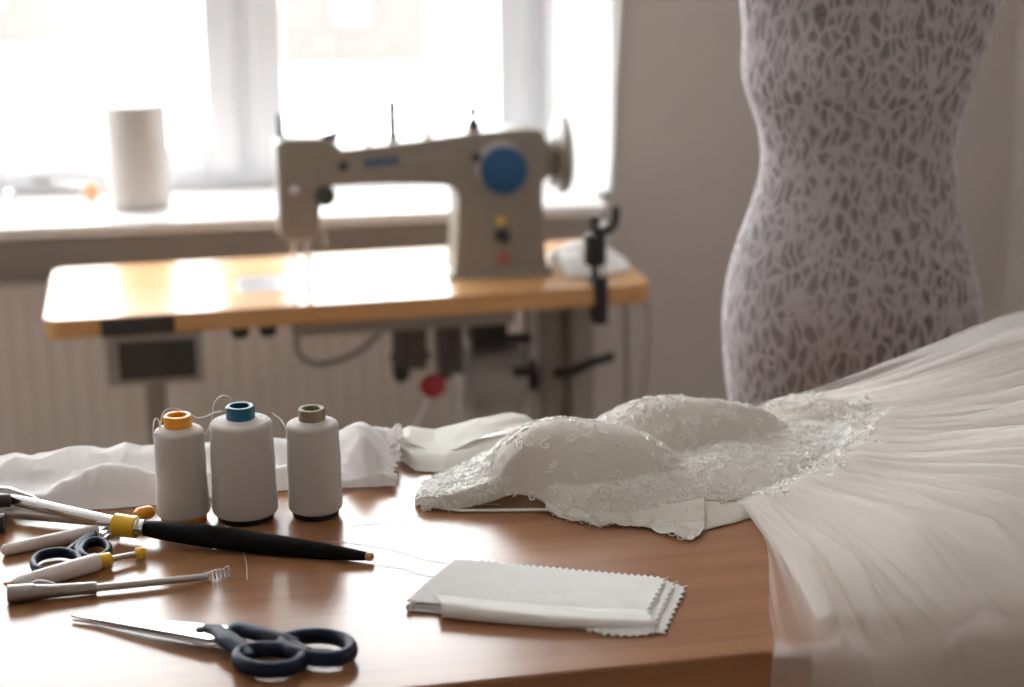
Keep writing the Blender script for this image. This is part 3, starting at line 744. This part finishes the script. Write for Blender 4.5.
    MB().grid(lin_, 50, 24).build('lining', M_lining, t, solid=.001, angle=180)
    # narrow strap lying on the table below the arch
    b = MB(); b.tube(cr([P(x, y, TZ, h) for x, y, h in [(430, 509, .003), (460, 512, .002), (500, 512, .002), (540, 512, .0025), (565, 513, .004)]], 8), .0030, 12, flat=.45, up=(0, 0, 1)); b.build('strap_lining', M_lining, t)

    # ---- skirt
    Wp = [(736, 512, .004), (755, 509, .009), (785, 501, .016), (815, 490, .023), (838, 476, .027), (845, 463, .028), (838, 452, .028), (815, 445, .026), (780, 440, .020), (735, 437, .012)]
    Az = [-92, -79, -60, -43, -27, -13, -2, 6, 11, 15]
    Bu = [.006, .016, .026, .036, .044, .052, .058, .062, .062, .060]
    wpt = cr([P(x, y, TZ, h) for x, y, h in Wp], 12)
    m = len(wpt) - 1
    def tabv(tab, u):
        k = u * (len(tab) - 1); i = min(len(tab) - 2, int(k)); f = k - i; return tab[i] + (tab[i + 1] - tab[i]) * f
    def skirt(u, s, seed, hs, amp, length):
        k = u * m; i = min(m - 1, int(k)); w0 = wpt[i].lerp(wpt[i + 1], k - i)
        az = math.radians(tabv(Az, u)); d = Vector((math.cos(az), math.sin(az), 0)); sd = Vector((-d.y, d.x, 0))
        L = s * length
        # pleats gather at the waist and open into broad folds
        gu = smooth(0, .06, u)
        sway = (.020 * nz(u * 5, L * 2.2, seed) + .010 * nz(u * 13, L * 3.5, seed + 4)) * smooth(0, .25, L) * gu
        p = Vector((w0.x, w0.y, 0)) + d * L + sd * (sway - .010 * math.sin(PI * min(1, L / .3)) * (1 - gu) * -1)
        g = smooth(.04, .42, L)
        uu = u + .018 * nz(u * 9, L * 4, seed + 6)
        def fold(x_, y_, z_): return max(0, 1 - abs(nz(x_, y_, z_)) * 3.2) ** 1.5
        fine = (fold(uu * 30, L * 1.0, seed + 3) * .0085 + fold(uu * 62, L * 2.0, seed + 13) * .003) * smooth(0, .05, L) * (1 - .45 * g)
        mid = fold(uu * 11 + L * .6, L * 1.1, seed + 9) * .034 * g + fold(uu * 24 - L * .5, L * 1.3, seed + 19) * .013 * g
        low = nz(u * 5, L * 2.4, seed + 5) * .022 * g
        bul = (.004 + .034 * max(0, nz(u * 13, 3.1, seed) + .25)) * smooth(0, .03, u) + .003
        hb = (w0.z - TZ + tabv(Bu, u) * (.22 * smooth(0, .04, L) + .78 * smooth(0.02, .36, L))) * hs
        hf = max(0, amp * (fine + mid * (1 + .8 * smooth(.75, .3, u)) + low + .004)) * hs
        q = inside(p) + bul; k0 = smooth(-.012, .20 + hb * 1.2, q); rd = bul * .55
        if q > 0:
            h = hb * k0 + hf * (.30 + .70 * smooth(0, .12, q)) + .0035 + (seed % 7) * .0004 - rd * math.exp(-q / max(.001, rd))
            if q > bul: h = max(h, .003 + (seed % 7) * .0004)
            return Vector((p.x, p.y, TZ + h))
        den = max(.15, -d.dot(fn)); drop = -q / den * .95
        edge = p - fn * q; rr_ = .012
        # travel along the edge fades as the cloth turns downwards
        back_ = drop * .80; edge = edge - (d - fn * d.dot(fn)) * (back_ * .75)
        out = (.018 * nz(uu * 15, drop * 1.1, seed + 2) + .012 * nz(uu * 38, drop * .8, seed + 8)) * smooth(.0, .10, drop) + .010 * smooth(0, .06, drop)
        out = max(.0035 + (seed % 7) * .0006 - bul, out)
        z = TZ + .0035 + (seed % 7) * .0004 + hf * .30 * smooth(.05, 0, drop) - rd - drop
        e = edge - fn * out
        return Vector((e.x, e.y, max(.35, z)))
    def layer(name, mt, seed, hs, amp, u0, u1, length, nu, nv, label=None):
        b = MB(); b.grid(lambda a, c: skirt(u0 + (u1 - u0) * a, c ** 1.25, seed, hs, amp, length), nu, nv)
        return b.build(name, mt, t, angle=180, label=label)
    layer('skirt_layer', M_tulle, 11, 1.0, 1.0, 0, 1, .85, 420, 150)
    layer('skirt_layer', M_tulle2, 23, .90, .9, 0.035, 1, .84, 380, 130)
    layer('skirt_layer', M_tulle2, 37, .78, .8, 0.075, 1, .82, 340, 120)
    # lace scrolls running from the waist onto the skirt
    wl = MB()
    for i in range(260):
        u0_ = rnd.uniform(.1, .97); L0 = rnd.uniform(.004, .042) * (1 - .3 * math.sin(u0_ * 40)); q = skirt(u0_, L0 / .85, 11, 1, 1, .85) + Vector((0, 0, .0022))
        s = rnd.uniform(.0025, .005); a0 = rnd.uniform(0, 6); tw = rnd.choice((-1, 1)); pts = []
        for k in range(12):
            rr_ = s * (1 - .7 * k / 11); pts.append(q + Vector((rr_ * math.cos(a0 + tw * k * .4), rr_ * math.sin(a0 + tw * k * .4), .0008 * math.sin(k))))
        wl.tube(pts, .0009, 5)
    o = wl.build('waist_lace', M_cord, t, angle=180); o['kind'] = 'stuff'
    # satin underskirt stays on the table
    def us(a, c):
        u = .06 + .94 * a; az = -math.radians(tabv(Az, u)); L = .80
        k = u * m; i = min(m - 1, int(k)); w0 = wpt[i].lerp(wpt[i + 1], k - i); d = Vector((math.cos(-az), math.sin(-az), 0))
        if d.dot(fn) < 0: L = min(L, (inside(w0) - .03) / -d.dot(fn))
        s_ = c * L / .85
        p = skirt(u, s_, 51, .52, .6, .85); return p
    MB().grid(us, 240, 70).build('underskirt', M_under, t, angle=180)
dress()

# ------------------------------------------------------------------ dress form with a lace gown
def form():
    Y = 2.36
    # row: z, left x, right x on the plane Y
    tab = [(1.60, .372, .60), (1.52, .345, .655), (1.44, .322, .690), (1.395, .318, .682), (1.353, .317, .670), (1.303, .325, .657), (1.263, .321, .645), (1.228, .328, .635), (1.200, .340, .626), (1.169, .351, .620), (1.118, .355, .619), (1.066, .341, .628), (1.013, .322, .642), (.961, .310, .659), (.907, .304, .668), (.835, .309, .679), (.77, .318, .680), (.70, .335, .668)]
    zs = [r[0] for r in tab]
    L = sorted((r[0], r[1]) for r in tab); Rr = sorted((r[0], r[2]) for r in tab)
    def prof(z):
        n_ = 0; l = r = 0
        for dz in (-.02, -.01, 0, .01, .02): l += interp(L, z + dz); r += interp(Rr, z + dz); n_ += 1
        return l / n_, r / n_
    t = thing('dress_form', 'mauve grey cloth dress form without head, standing behind the cutting table', 'dress form', (.49, Y, 0))
    def body(off):
        def f(a, c):
            z = .66 + (1.60 - .66) * c; l, r = prof(z); cx = (l + r) / 2; hw = (r - l) / 2 + off
            dep = hw * interp([(.66, .72), (.95, .78), (1.12, .78), (1.3, .72), (1.6, .62)], z)
            an = a * 2 * PI; x = hw * math.cos(an); y = dep * math.sin(an)
            # bust: two soft mounds on the viewer-left front
            for bx, by, H_ in ((-.085, -.8, .020), (.03, -1, .026)):
                g = math.exp(-((x - bx) / .05) ** 2 - ((z - 1.275) / .05) ** 2) * (1 if y < 0 else 0)
                y -= g * H_ * smooth(0, -.04, y) ; 
            # belly and seat
            y += .012 * math.sin(an) * math.exp(-((z - .92) / .09) ** 2)
            return Vector((cx + x, Y + y, z))
        return f
    b = MB(); b.grid(body(-.004), 96, 120); b.add([body(-.004)(i / 96, 1) for i in range(96)], [tuple(range(96))]); b.add([body(-.004)(i / 96, 0) for i in range(96)], [tuple(range(96))])
    b.build('body', M_form, t, angle=180)
    l, r = prof(1.6); cx = (l + r) / 2
    MB().lathe([(.075, 0), (.052, .03), (.045, .08), (.047, .10), (.02, .115), (.001, .118)], (cx, Y, 1.595), n=32).build('neck', M_form, t)
    MB().lathe([(.014, 0), (.014, .66)], (.49, Y, .02), n=20).build('pole', M_chrome, t)
    b = MB()
    for i in range(3):
        a = i * 2 * PI / 3 + .4; b.tube(cr([(.49, Y, .12), (.49 + .12 * math.cos(a), Y + .12 * math.sin(a), .09), (.49 + .24 * math.cos(a), Y + .24 * math.sin(a), .012)], 8), .010, 12)
    b.build('tripod_base', M_dark, t)
    # lace gown
    m, n, l_, m2, d, tr = sheer('gown_lace', (.80, .76, .78), .9, .5)
    tc = n.new('ShaderNodeTexCoord')
    wn = n.new('ShaderNodeTexNoise'); wn.inputs['Scale'].default_value = 26; wn.inputs['Detail'].default_value = 2
    mp = n.new('ShaderNodeMapping'); mp.inputs['Scale'].default_value = (76, 76, 27); 
    ad = n.new('ShaderNodeMix'); ad.data_type = 'RGBA'; ad.inputs[0].default_value = .030; ad.blend_type = 'ADD'
    l_.new(tc.outputs['Object'], wn.inputs['Vector']); l_.new(tc.outputs['Object'], ad.inputs[6]); l_.new(wn.outputs['Color'], ad.inputs[7]); l_.new(ad.outputs[2], mp.inputs[0])
    vo = n.new('ShaderNodeTexVoronoi'); vo.feature = 'DISTANCE_TO_EDGE'; vo.inputs['Scale'].default_value = 1; l_.new(mp.outputs[0], vo.inputs['Vector'])
    r1 = n.new('ShaderNodeMapRange'); r1.inputs['From Min'].default_value = .03; r1.inputs['From Max'].default_value = .33; r1.inputs['To Min'].default_value = .95; r1.inputs['To Max'].default_value = .06; r1.clamp = True
    l_.new(vo.outputs['Distance'], r1.inputs['Value'])
    mp3 = n.new('ShaderNodeMapping'); mp3.inputs['Scale'].default_value = (190, 190, 110); v2 = n.new('ShaderNodeTexVoronoi'); v2.feature = 'DISTANCE_TO_EDGE'; v2.inputs['Scale'].default_value = 1
    l_.new(ad.outputs[2], mp3.inputs[0]); l_.new(mp3.outputs[0], v2.inputs['Vector'])
    r2 = n.new('ShaderNodeMapRange'); r2.inputs['From Min'].default_value = .05; r2.inputs['From Max'].default_value = .2; r2.inputs['To Min'].default_value = .45; r2.inputs['To Max'].default_value = 0; r2.clamp = True
    l_.new(v2.outputs['Distance'], r2.inputs['Value'])
    mx = n.new('ShaderNodeMath'); mx.operation = 'MAXIMUM'; l_.new(r1.outputs[0], mx.inputs[0]); l_.new(r2.outputs[0], mx.inputs[1]); l_.new(mx.outputs[0], m2.inputs[0])
    b = MB(); b.grid(body(.003), 128, 130); o = b.build('lace_gown', m, angle=180)
    tag(o, 'white lace gown fitted over the mauve dress form', 'lace gown')
form()

# ------------------------------------------------------------------ sewing table
SO = Vector((-.8508, 2.9910, .75)); SA = math.radians(12.354)
SM = Matrix.Translation(SO) @ Matrix.Rotation(SA, 4, 'Z')
class SB(MB):
    def go(s): s.v = [SM @ v for v in s.v]; return s
def sbox(*bx):
    b = SB()
    for a, c in bx: b.box(a, c)
    return b.go()
def S_(u, v, w): return SM @ Vector((u, v, w))
st = thing('sewing_table', 'sewing machine table with a pale wooden top on grey steel legs, before the window', 'table', S_(.57, .22, -.75), SA)
LT, DT = 1.156, .45
poly = []
for cx_, cy_, a0 in ((.035, .035, PI), (LT - .035, .035, 1.5 * PI), (LT - .035, DT - .035, 0), (.035, DT - .035, .5 * PI)):
    for i in range(7): a = a0 + PI / 2 * i / 6; poly.append((cx_ + .035 * math.cos(a), cy_ + .035 * math.sin(a)))
MB().prism(poly, -.038, 0, lambda a, c, h: S_(a, c, h)).build('tabletop', M_swood, st, bevel=.002)
for u in (.19, 1.00):
    sbox(((u - .02, .19, -.70), (u + .02, .25, -.045))).build('leg', M_steel_paint, st, bevel=.004)
    sbox(((u - .02, .02, -.75), (u + .02, .42, -.70))).build('foot', M_steel_paint, st, bevel=.004)
    sbox(((u - .018, .125, -.058), (u + .018, .40, -.038))).build('top_rail', M_steel_paint, st, bevel=.004)
sbox(((.21, .21, -.62), (.98, .24, -.57))).build('crossbar', M_steel_paint, st, bevel=.003)
sbox(((.42, .08, -.70), (.78, .30, -.685))).build('treadle', M_dark, st, bevel=.003)
sbox(((1.03, .14, -.36), (1.075, .24, -.04))).build('leg_bracket', M_steel_paint, st, bevel=.003)
# control box at the left front
cb = thing('control_box', 'grey control box with dark front panel under the table\'s left front', 'control box', S_(.19, .06, -.14), SA)
sbox(((.104, .005, -.136), (.282, .12, -.0385))).build('housing', M_steel_paint, cb, bevel=.004)
sbox(((.129, -.001, -.123), (.268, .006, -.052))).build('front_panel', M_dark, cb, bevel=.002)
b = sbox(((.101, -.0035, -.036), (.233, -.0002, -.004))); b.build('name_plate', M_dark, cb, label='dark plate on the table edge')

# ------------------------------------------------------------------ sewing machine
sm = thing('sewing_machine', 'beige industrial sewing machine with a blue round dial, on the pale wooden table', 'sewing machine', S_(.75, .21, 0), SA)
def sprism(poly, v0, v1): return MB().prism(poly, v0, v1, lambda a, c, h: S_(a, h, c))
def arc(cx_, cy_, r, a0, a1, n=6): return [(cx_ + r * math.cos(math.radians(a0 + (a1 - a0) * i / n)), cy_ + r * math.sin(math.radians(a0 + (a1 - a0) * i / n))) for i in range(n + 1)]
arm = [(.53, .10)] + [(.53, .195)] + arc(.556, .180, .018, 180, 90) + [(.66, .197), (.76, .190)] + arc(.770, .160, .028, 90, 0) + [(.797, .10), (.790, .03), (.785, .002), (.978, .002), (.972, .06), (.968, .15), (.972, .25)] + arc(.957, .272, .018, 0, 90) + [(.93, .292), (.83, .289), (.76, .282), (.65, .272), (.575, .266), (.55, .262)]
arm = [p for p in arm if not (p[0] == .53 and p[1] == .10)]
sprism(arm, .145, .245).build('arm', M_machine, sm, bevel=.010)
head = [(.452, .10), (.460, .092), (.512, .092), (.520, .10), (.532, .19), (.560, .20), (.575, .266), (.55, .284), (.53, .290), (.462, .292), (.450, .282)]
sprism(head, .152, .238).build('head', M_machine, sm, bevel=.008)
sprism([(.4465, .10), (.4500, .10), (.4500, .282), (.4465, .282)], .158, .232).build('face_plate', M_steel, sm, bevel=.001)
sbox(((.36, .13, .0002), (.985, .26, .0015))).build('bed', M_chrome, sm, bevel=.002, label='polished steel bed plate')
sbox(((.775, .135, .0), (.99, .255, .012))).build('pillar_foot', M_machine, sm, bevel=.004)
# hand wheel
def disc(u, v, w, prof, m, nm, axis=(1, 0, 0), label=None, n=48, parent=sm):
    ax3 = (SM.to_3x3() @ Vector(axis)); return MB().lathe(prof, S_(u, v, w), ax3, n=n).build(nm, m, parent, label=label)
disc(.970, .195, .225, [(.045, 0), (.045, .012), (.038, .016), (.030, .030), (.028, .044)], M_machine, 'wheel_hub')
disc(1.012, .195, .232, [(.001, .004), (.030, .004), (.034, -.002), (.066, -.002), (.076, 0), (.079, .006), (.076, .014), (.066, .016), (.034, .012), (.030, .008), (.001, .010)], M_machine, 'hand_wheel')
disc(.992, .195, .19, [(.001, 0), (.020, 0), (.024, .006), (.020, .012), (.001, .012)], M_chrome, 'tension_pulley')
# blue dial, smaller knobs
disc(.889, .145, .213, [(.047, 0), (.047, .010), (.044, .014), (.020, .016), (.018, .020), (.001, .020)], M_blue, 'stitch_dial', (0, -1, 0), 'blue round stitch dial')
disc(.882, .148, .222, [(.049, 0), (.049, .004), (.001, .005)], M_steel, 'dial_rim', (0, -1, 0))
disc(.882, .146, .112, [(.009, 0), (.009, .004), (.001, .005)], M_yellow, 'indicator', (0, -1, 0), 'yellow indicator')
disc(.884, .146, .082, [(.015, 0), (.014, .012), (.006, .016), (.001, .016)], M_black, 'lever_hub', (0, -1, 0), 'black lever hub')
disc(.889, .146, .036, [(.013, 0), (.013, .003), (.001, .004)], M_faded, 'emblem', (0, -1, 0), 'faded red round emblem')
disc(.835, .147, .240, [(.010, 0), (.010, .004), (.001, .006)], M_dark, 'bolt', (0, -1, 0))
disc(.573, .153, .235, [(.010, 0), (.010, .008), (.001, .010)], M_dark, 'bolt', (0, -1, 0))
disc(.537, .153, .178, [(.020, 0), (.020, .010), (.012, .016), (.012, .024), (.001, .026)], M_dark, 'tension_disc', (0, -1, 0))
disc(.478, .153, .190, [(.012, 0), (.012, .008), (.001, .010)], M_chrome, 'face_screw', (0, -1, 0))
# maker's lettering: out of focus, blue word then grey word
b = SB()
for i in range(5): b.box((.615 + i * .0135, .1430, .231 + .0007 * i), (.625 + i * .0135, .1452, .247 + .0007 * i))
b.go().build('blue_lettering', M_blue, sm, label='blue lettering')
b = SB()
for i in range(8): b.box((.69 + i * .0115, .1430, .236 + .0007 * i), (.697 + i * .0115, .1452, .249 + .0007 * i))
b.go().build('grey_lettering', M_steel_paint, sm, label='grey lettering')
# pins and guides on top
def stube(pts, r, m, nm, n=12, label=None, parent=sm, sub=6):
    return MB().tube(cr([S_(*p) for p in pts], sub), r, n).build(nm, m, parent, label=label)
stube([(.678, .19, .270), (.678, .19, .352)], .009, M_dark, 'thread_pin')
stube([(.747, .19, .275), (.747, .19, .335)], .007, M_dsteel, 'thread_pin')
stube([(.459, .19, .285), (.459, .19, .335)], .006, M_dark, 'presser_screw')
disc(.839, .19, .287, [(.014, 0), (.013, .018), (.007, .022), (.007, .030), (.010, .034), (.009, .048), (.001, .050)], M_dark, 'oil_cap', (0, 0, 1))
stube([(.535, .17, .288), (.555, .17, .292), (.60, .17, .308)], .0065, M_dark, 'thread_guide')
disc(.560, .19, .276, [(.012, 0), (.010, .018), (.001, .020)], M_steel, 'top_screw', (0, 0, 1))
disc(.628, .19, .268, [(.006, 0), (.005, .012), (.001, .013)], M_steel, 'top_screw', (0, 0, 1))
stube([(.476, .19, .095), (.476, .19, .03)], .0045, M_chrome, 'needle_bar')
stube([(.476, .19, .03), (.476, .19, .002)], .0012, M_chrome, 'needle')
stube([(.503, .195, .095), (.503, .195, .022)], .0055, M_steel, 'presser_bar')
sbox(((.462, .165, .0020), (.508, .215, .007)), ((.497, .185, .006), (.509, .205, .03))).build('presser_foot', M_chrome, sm, bevel=.001)
stube([(.525, .15, .12), (.533, .14, .10), (.531, .135, .085)], .003, M_steel, 'lifting_lever')
# under the table: oil pan, motor and so on
sbox(((.46, .10, -.090), (.90, .30, -.0386))).build('oil_pan', M_steel_paint, sm, bevel=.006)
kl = thing('knee_lifter', 'red padded knee lifter on a steel rod below the sewing table', 'knee lifter', S_(.72, .18, -.24), SA)
stube([(.738, .135, -.093), (.740, .135, -.15), (.740, .135, -.22), (.700, .13, -.31), (.675, .13, -.37)], .007, M_steel, 'rod', parent=kl)
MB().lathe([(.001, -.022), (.018, -.020), (.026, 0), (.020, .020), (.001, .024)], S_(.736, .135, -.216), SM.to_3x3() @ Vector((.5, -.8, .3)), n=24).build('knee_pad', M_red, kl, label='red knee pad')
mt = thing('sewing_motor', 'grey drum motor bolted below the sewing table, under the machine pillar', 'motor', S_(.87, .21, -.3), SA)
disc(.81, .22, -.235, [(.001, 0), (.055, 0), (.072, .012), (.075, .03), (.075, .10), (.070, .125), (.045, .135), (.001, .137)], M_motor, 'drum', (1, 0, 0), parent=mt)
sbox(((.815, .16, -.36), (.93, .27, -.25))).build('housing', M_motor, mt, bevel=.010)
sbox(((.83, .17, -.16), (.90, .27, -.093))).build('mounting_bracket', M_dark, mt, bevel=.004)
disc(.947, .22, -.235, [(.001, 0), (.035, 0), (.035, .004), (.028, .010), (.035, .016), (.035, .020), (.001, .020)], M_black, 'pulley', (1, 0, 0), parent=mt)
MB().tube([S_(.957, .22 + s * .034, z) for s, z in ((1, -.235), (.9, -.1), (.7, -.04))], .004, 8).build('drive_belt', M_black, mt)
sbox(((.905, .145, -.215), (.955, .16, -.195))).build('switch_bar', M_black, mt, bevel=.003)
sbox(((.86, .145, -.145), (.945, .16, -.125))).build('switch_bar', M_black, mt, bevel=.003)
sbox(((.905, .13, -.07), (.945, .16, -.0386))).build('switch_box', M_black, mt, bevel=.004)
lk = thing('lifter_linkage', 'tangle of dull steel brackets and levers below the table, beside the red knee pad', 'machine linkage', S_(.73, .17, -.2), SA)
for u0, u1, w0, w1 in ((.665, .690, -.20, -.0905), (.70, .725, -.185, -.0905), (.752, .775, -.21, -.0905), (.786, .800, -.20, -.0905)):
    sbox(((u0 - .004, .15, w0), (u1 + .004, .18, w1))).build('bracket', M_linkage, lk, bevel=.003)
sbox(((.655, .150, -.165), (.806, .165, -.150)))  .build('lever_bar', M_linkage, lk, bevel=.003)
disc(.672, .15, -.19, [(.014, 0), (.014, .02), (.001, .022)], M_dark, 'bolt', (0, -1, 0), parent=lk)
o = stube([(.47, .15, -.091), (.472, .15, -.135), (.50, .15, -.158), (.55, .15, -.155), (.60, .15, -.135), (.635, .15, -.10), (.645, .15, -.091)], .006, M_dsteel, 'lifting_chain', parent=None)
tag(o, 'dull steel loop rod hanging below the grey oil pan', 'rod')
for u in (.36, .415):
    o = disc(u, .17, -.0385, [(.014, 0), (.018, -.02), (.020, -.045), (.014, -.060), (.001, -.060)], M_black, 'table_clip', (0, 0, 1), parent=None)
    tag(o, 'black rubber clip below the table, %s' % ('nearer the control box' if u < .4 else 'nearer the oil pan'), 'clip')
o = stube([(.985, .125, -.206), (1.02, .125, -.205), (1.06, .125, -.19), (1.11, .125, -.178)], .009, M_black, 'black_bar', parent=None); o.name = 'foot_cable_bar'
tag(o, 'black slanting bar below the right end of the sewing table', 'bar')
# winder / lamp clamp on the right end
wd = thing('bobbin_winder', 'black clamp stand with thread spindle on the right end of the sewing table', 'bobbin winder', S_(1.055, .05, 0), SA)
sbox(((1.035, -.006, -.075), (1.062, -.001, .02)), ((1.035, -.001, .0), (1.062, .06, .012)), ((1.038, -.001, -.075), (1.059, .05, -.0386))).build('clamp', M_black, wd, bevel=.002)
MB().lathe([(.012, 0), (.020, .004), (.022, .012), (.022, .060), (.016, .066), (.008, .068), (.008, .085), (.012, .087), (.010, .10), (.001, .10)], S_(1.045, .03, .035), n=28).build('spindle_housing', M_black, wd)
MB().tube([S_(1.045, .03, .012), S_(1.045, .03, .036)], .008, 12).build('post', M_black, wd)
stube([(1.06, .035, .10), (1.085, .035, .115), (1.088, .035, .15)], .008, M_black, 'tension_arm', parent=wd)
MB().lathe([(.010, 0), (.014, .004), (.014, .04), (.006, .046), (.006, .07), (.001, .072)], S_(1.068, .05, .075), n=20).build('bobbin', M_chrome, wd)
MB().tube([S_(1.068, .05, .012), S_(1.068, .05, .076)], .003, 10).build('bobbin_post', M_steel, wd)
# white plastic sheet heaped behind the winder
def heap(u, v):
    r = v; a = u * 2 * PI; R_ = .085 * (1 + .18 * nz(math.cos(a) * 1.3, math.sin(a) * 1.3, 4))
    x = 1.055 + R_ * r * math.cos(a) * 1.1; y = .17 + R_ * 1.2 * r * math.sin(a)
    return S_(max(1.0, min(x, 1.146)), y, .004 + .050 * (1 - r ** 1.6) * (1 + .35 * nz(x * 30, y * 30, 2)) + .008 * abs(nz(x * 60, y * 60, 7)))
o = MB().grid(heap, 72, 24).build('plastic_bag', M_pinked, angle=180); tag(o, 'small heap of white wrapping behind the black clamp on the sewing table', 'bag')
# cables
o = stube([(1.135, .12, -.04), (1.137, .12, -.2), (1.13, .12, -.45), (1.10, .12, -.74)], .006, M_dsteel, 'power_cable', parent=None); tag(o, 'grey cable hanging straight down from the table\'s right end', 'cable')
b = MB().tube(cr([S_(1.152, .15, -.02), S_(1.19, .16, -.08), S_(1.195, .17, -.20), S_(1.17, .18, -.38), S_(1.12, .18, -.60), S_(1.08, .2, -.74)], 8), .0022, 8)
o = b.build('thin_wire', M_dsteel); tag(o, 'thin wire bowing out beyond the table\'s right end', 'wire')

# pull cord by the window
o = MB().tube([W(1.455, .150, 2.35), W(1.440, .150, 1.8), W(1.405, .150, 1.0), W(1.398, .150, .80)], .007, 8).build('blind_cord', M_reveal)
tag(o, 'thin white blind cord hanging at the right side of the window', 'cord')

# ------------------------------------------------------------------ things on the sill
cs = W(.30, .13, .79)
def V2(px, py, z): return P(px, py, z)
q = P(141, 207, .79)
t = thing('thread_cone', 'large white thread cone standing alone on the window sill', 'thread cone', q)
MB().lathe([(.012, .004), (.064, .004), (.070, .010), (.073, .05), (.0728, .12), (.072, .234), (.069, .240), (.03, .243), (.012, .243)], q, n=64, closed=True).build('wound_thread', M_thread, t)
MB().lathe([(.008, 0), (.045, 0), (.045, .004), (.013, .006), (.013, .246), (.008, .246)], q, n=40, closed=True).build('core', M_barrel, t)
q = P(92, 203, .79)
t = thing('pressing_tool', 'grey rod tool with an amber knob, propped on the sill beside the large cone', 'tool', q)
MB().lathe([(.006, 0), (.008, .003), (.015, .012), (.018, .028), (.016, .040), (.009, .048), (.001, .049)], q, n=28).build('knob', M_tip, t)
e1 = P(92, 200, .79, .030); e2 = P(-5, 190, .79, .038)
MB().tube([e1, e2], [.0045, .006], 12).build('rod', M_steel, t)
MB().lathe([(.016, 0), (.014, .004), (.008, .008), (.008, .034), (.012, .036), (.001, .040)], P(10, 207, .79), n=24).build('rest', M_steel, t)

# ------------------------------------------------------------------ light
w = bpy.data.worlds.new('overcast'); sc.world = w; w.use_nodes = True
SKY = 15.5
w.node_tree.nodes['Background'].inputs[0].default_value = (.95, .97, 1.0, 1); w.node_tree.nodes['Background'].inputs[1].default_value = SKY
def portal(name, u0, u1, z0, z1, v, facing):
    d = bpy.data.lights.new(name, 'AREA'); d.shape = 'RECTANGLE'; d.size = u1 - u0; d.size_y = z1 - z0; d.cycles.is_portal = True
    o = bpy.data.objects.new(name, d); C.objects.link(o); o.location = W((u0 + u1) / 2, v, (z0 + z1) / 2)
    dirv = ev * facing; o.rotation_euler = dirv.to_track_quat('-Z', 'Z').to_euler()
portal('window_daylight', UL, UR, ZB, ZT, .62, -1)
cy = sc.cycles
cy.max_bounces = 12; cy.diffuse_bounces = 6; cy.glossy_bounces = 4; cy.transmission_bounces = 6; cy.transparent_max_bounces = 24
cy.sample_clamp_indirect = 6; cy.use_denoising = True
sc.view_settings.view_transform = 'Standard'; sc.view_settings.look = 'None'; sc.view_settings.gamma = 1; sc.view_settings.use_curve_mapping = False
sc.view_settings.exposure = 0.0
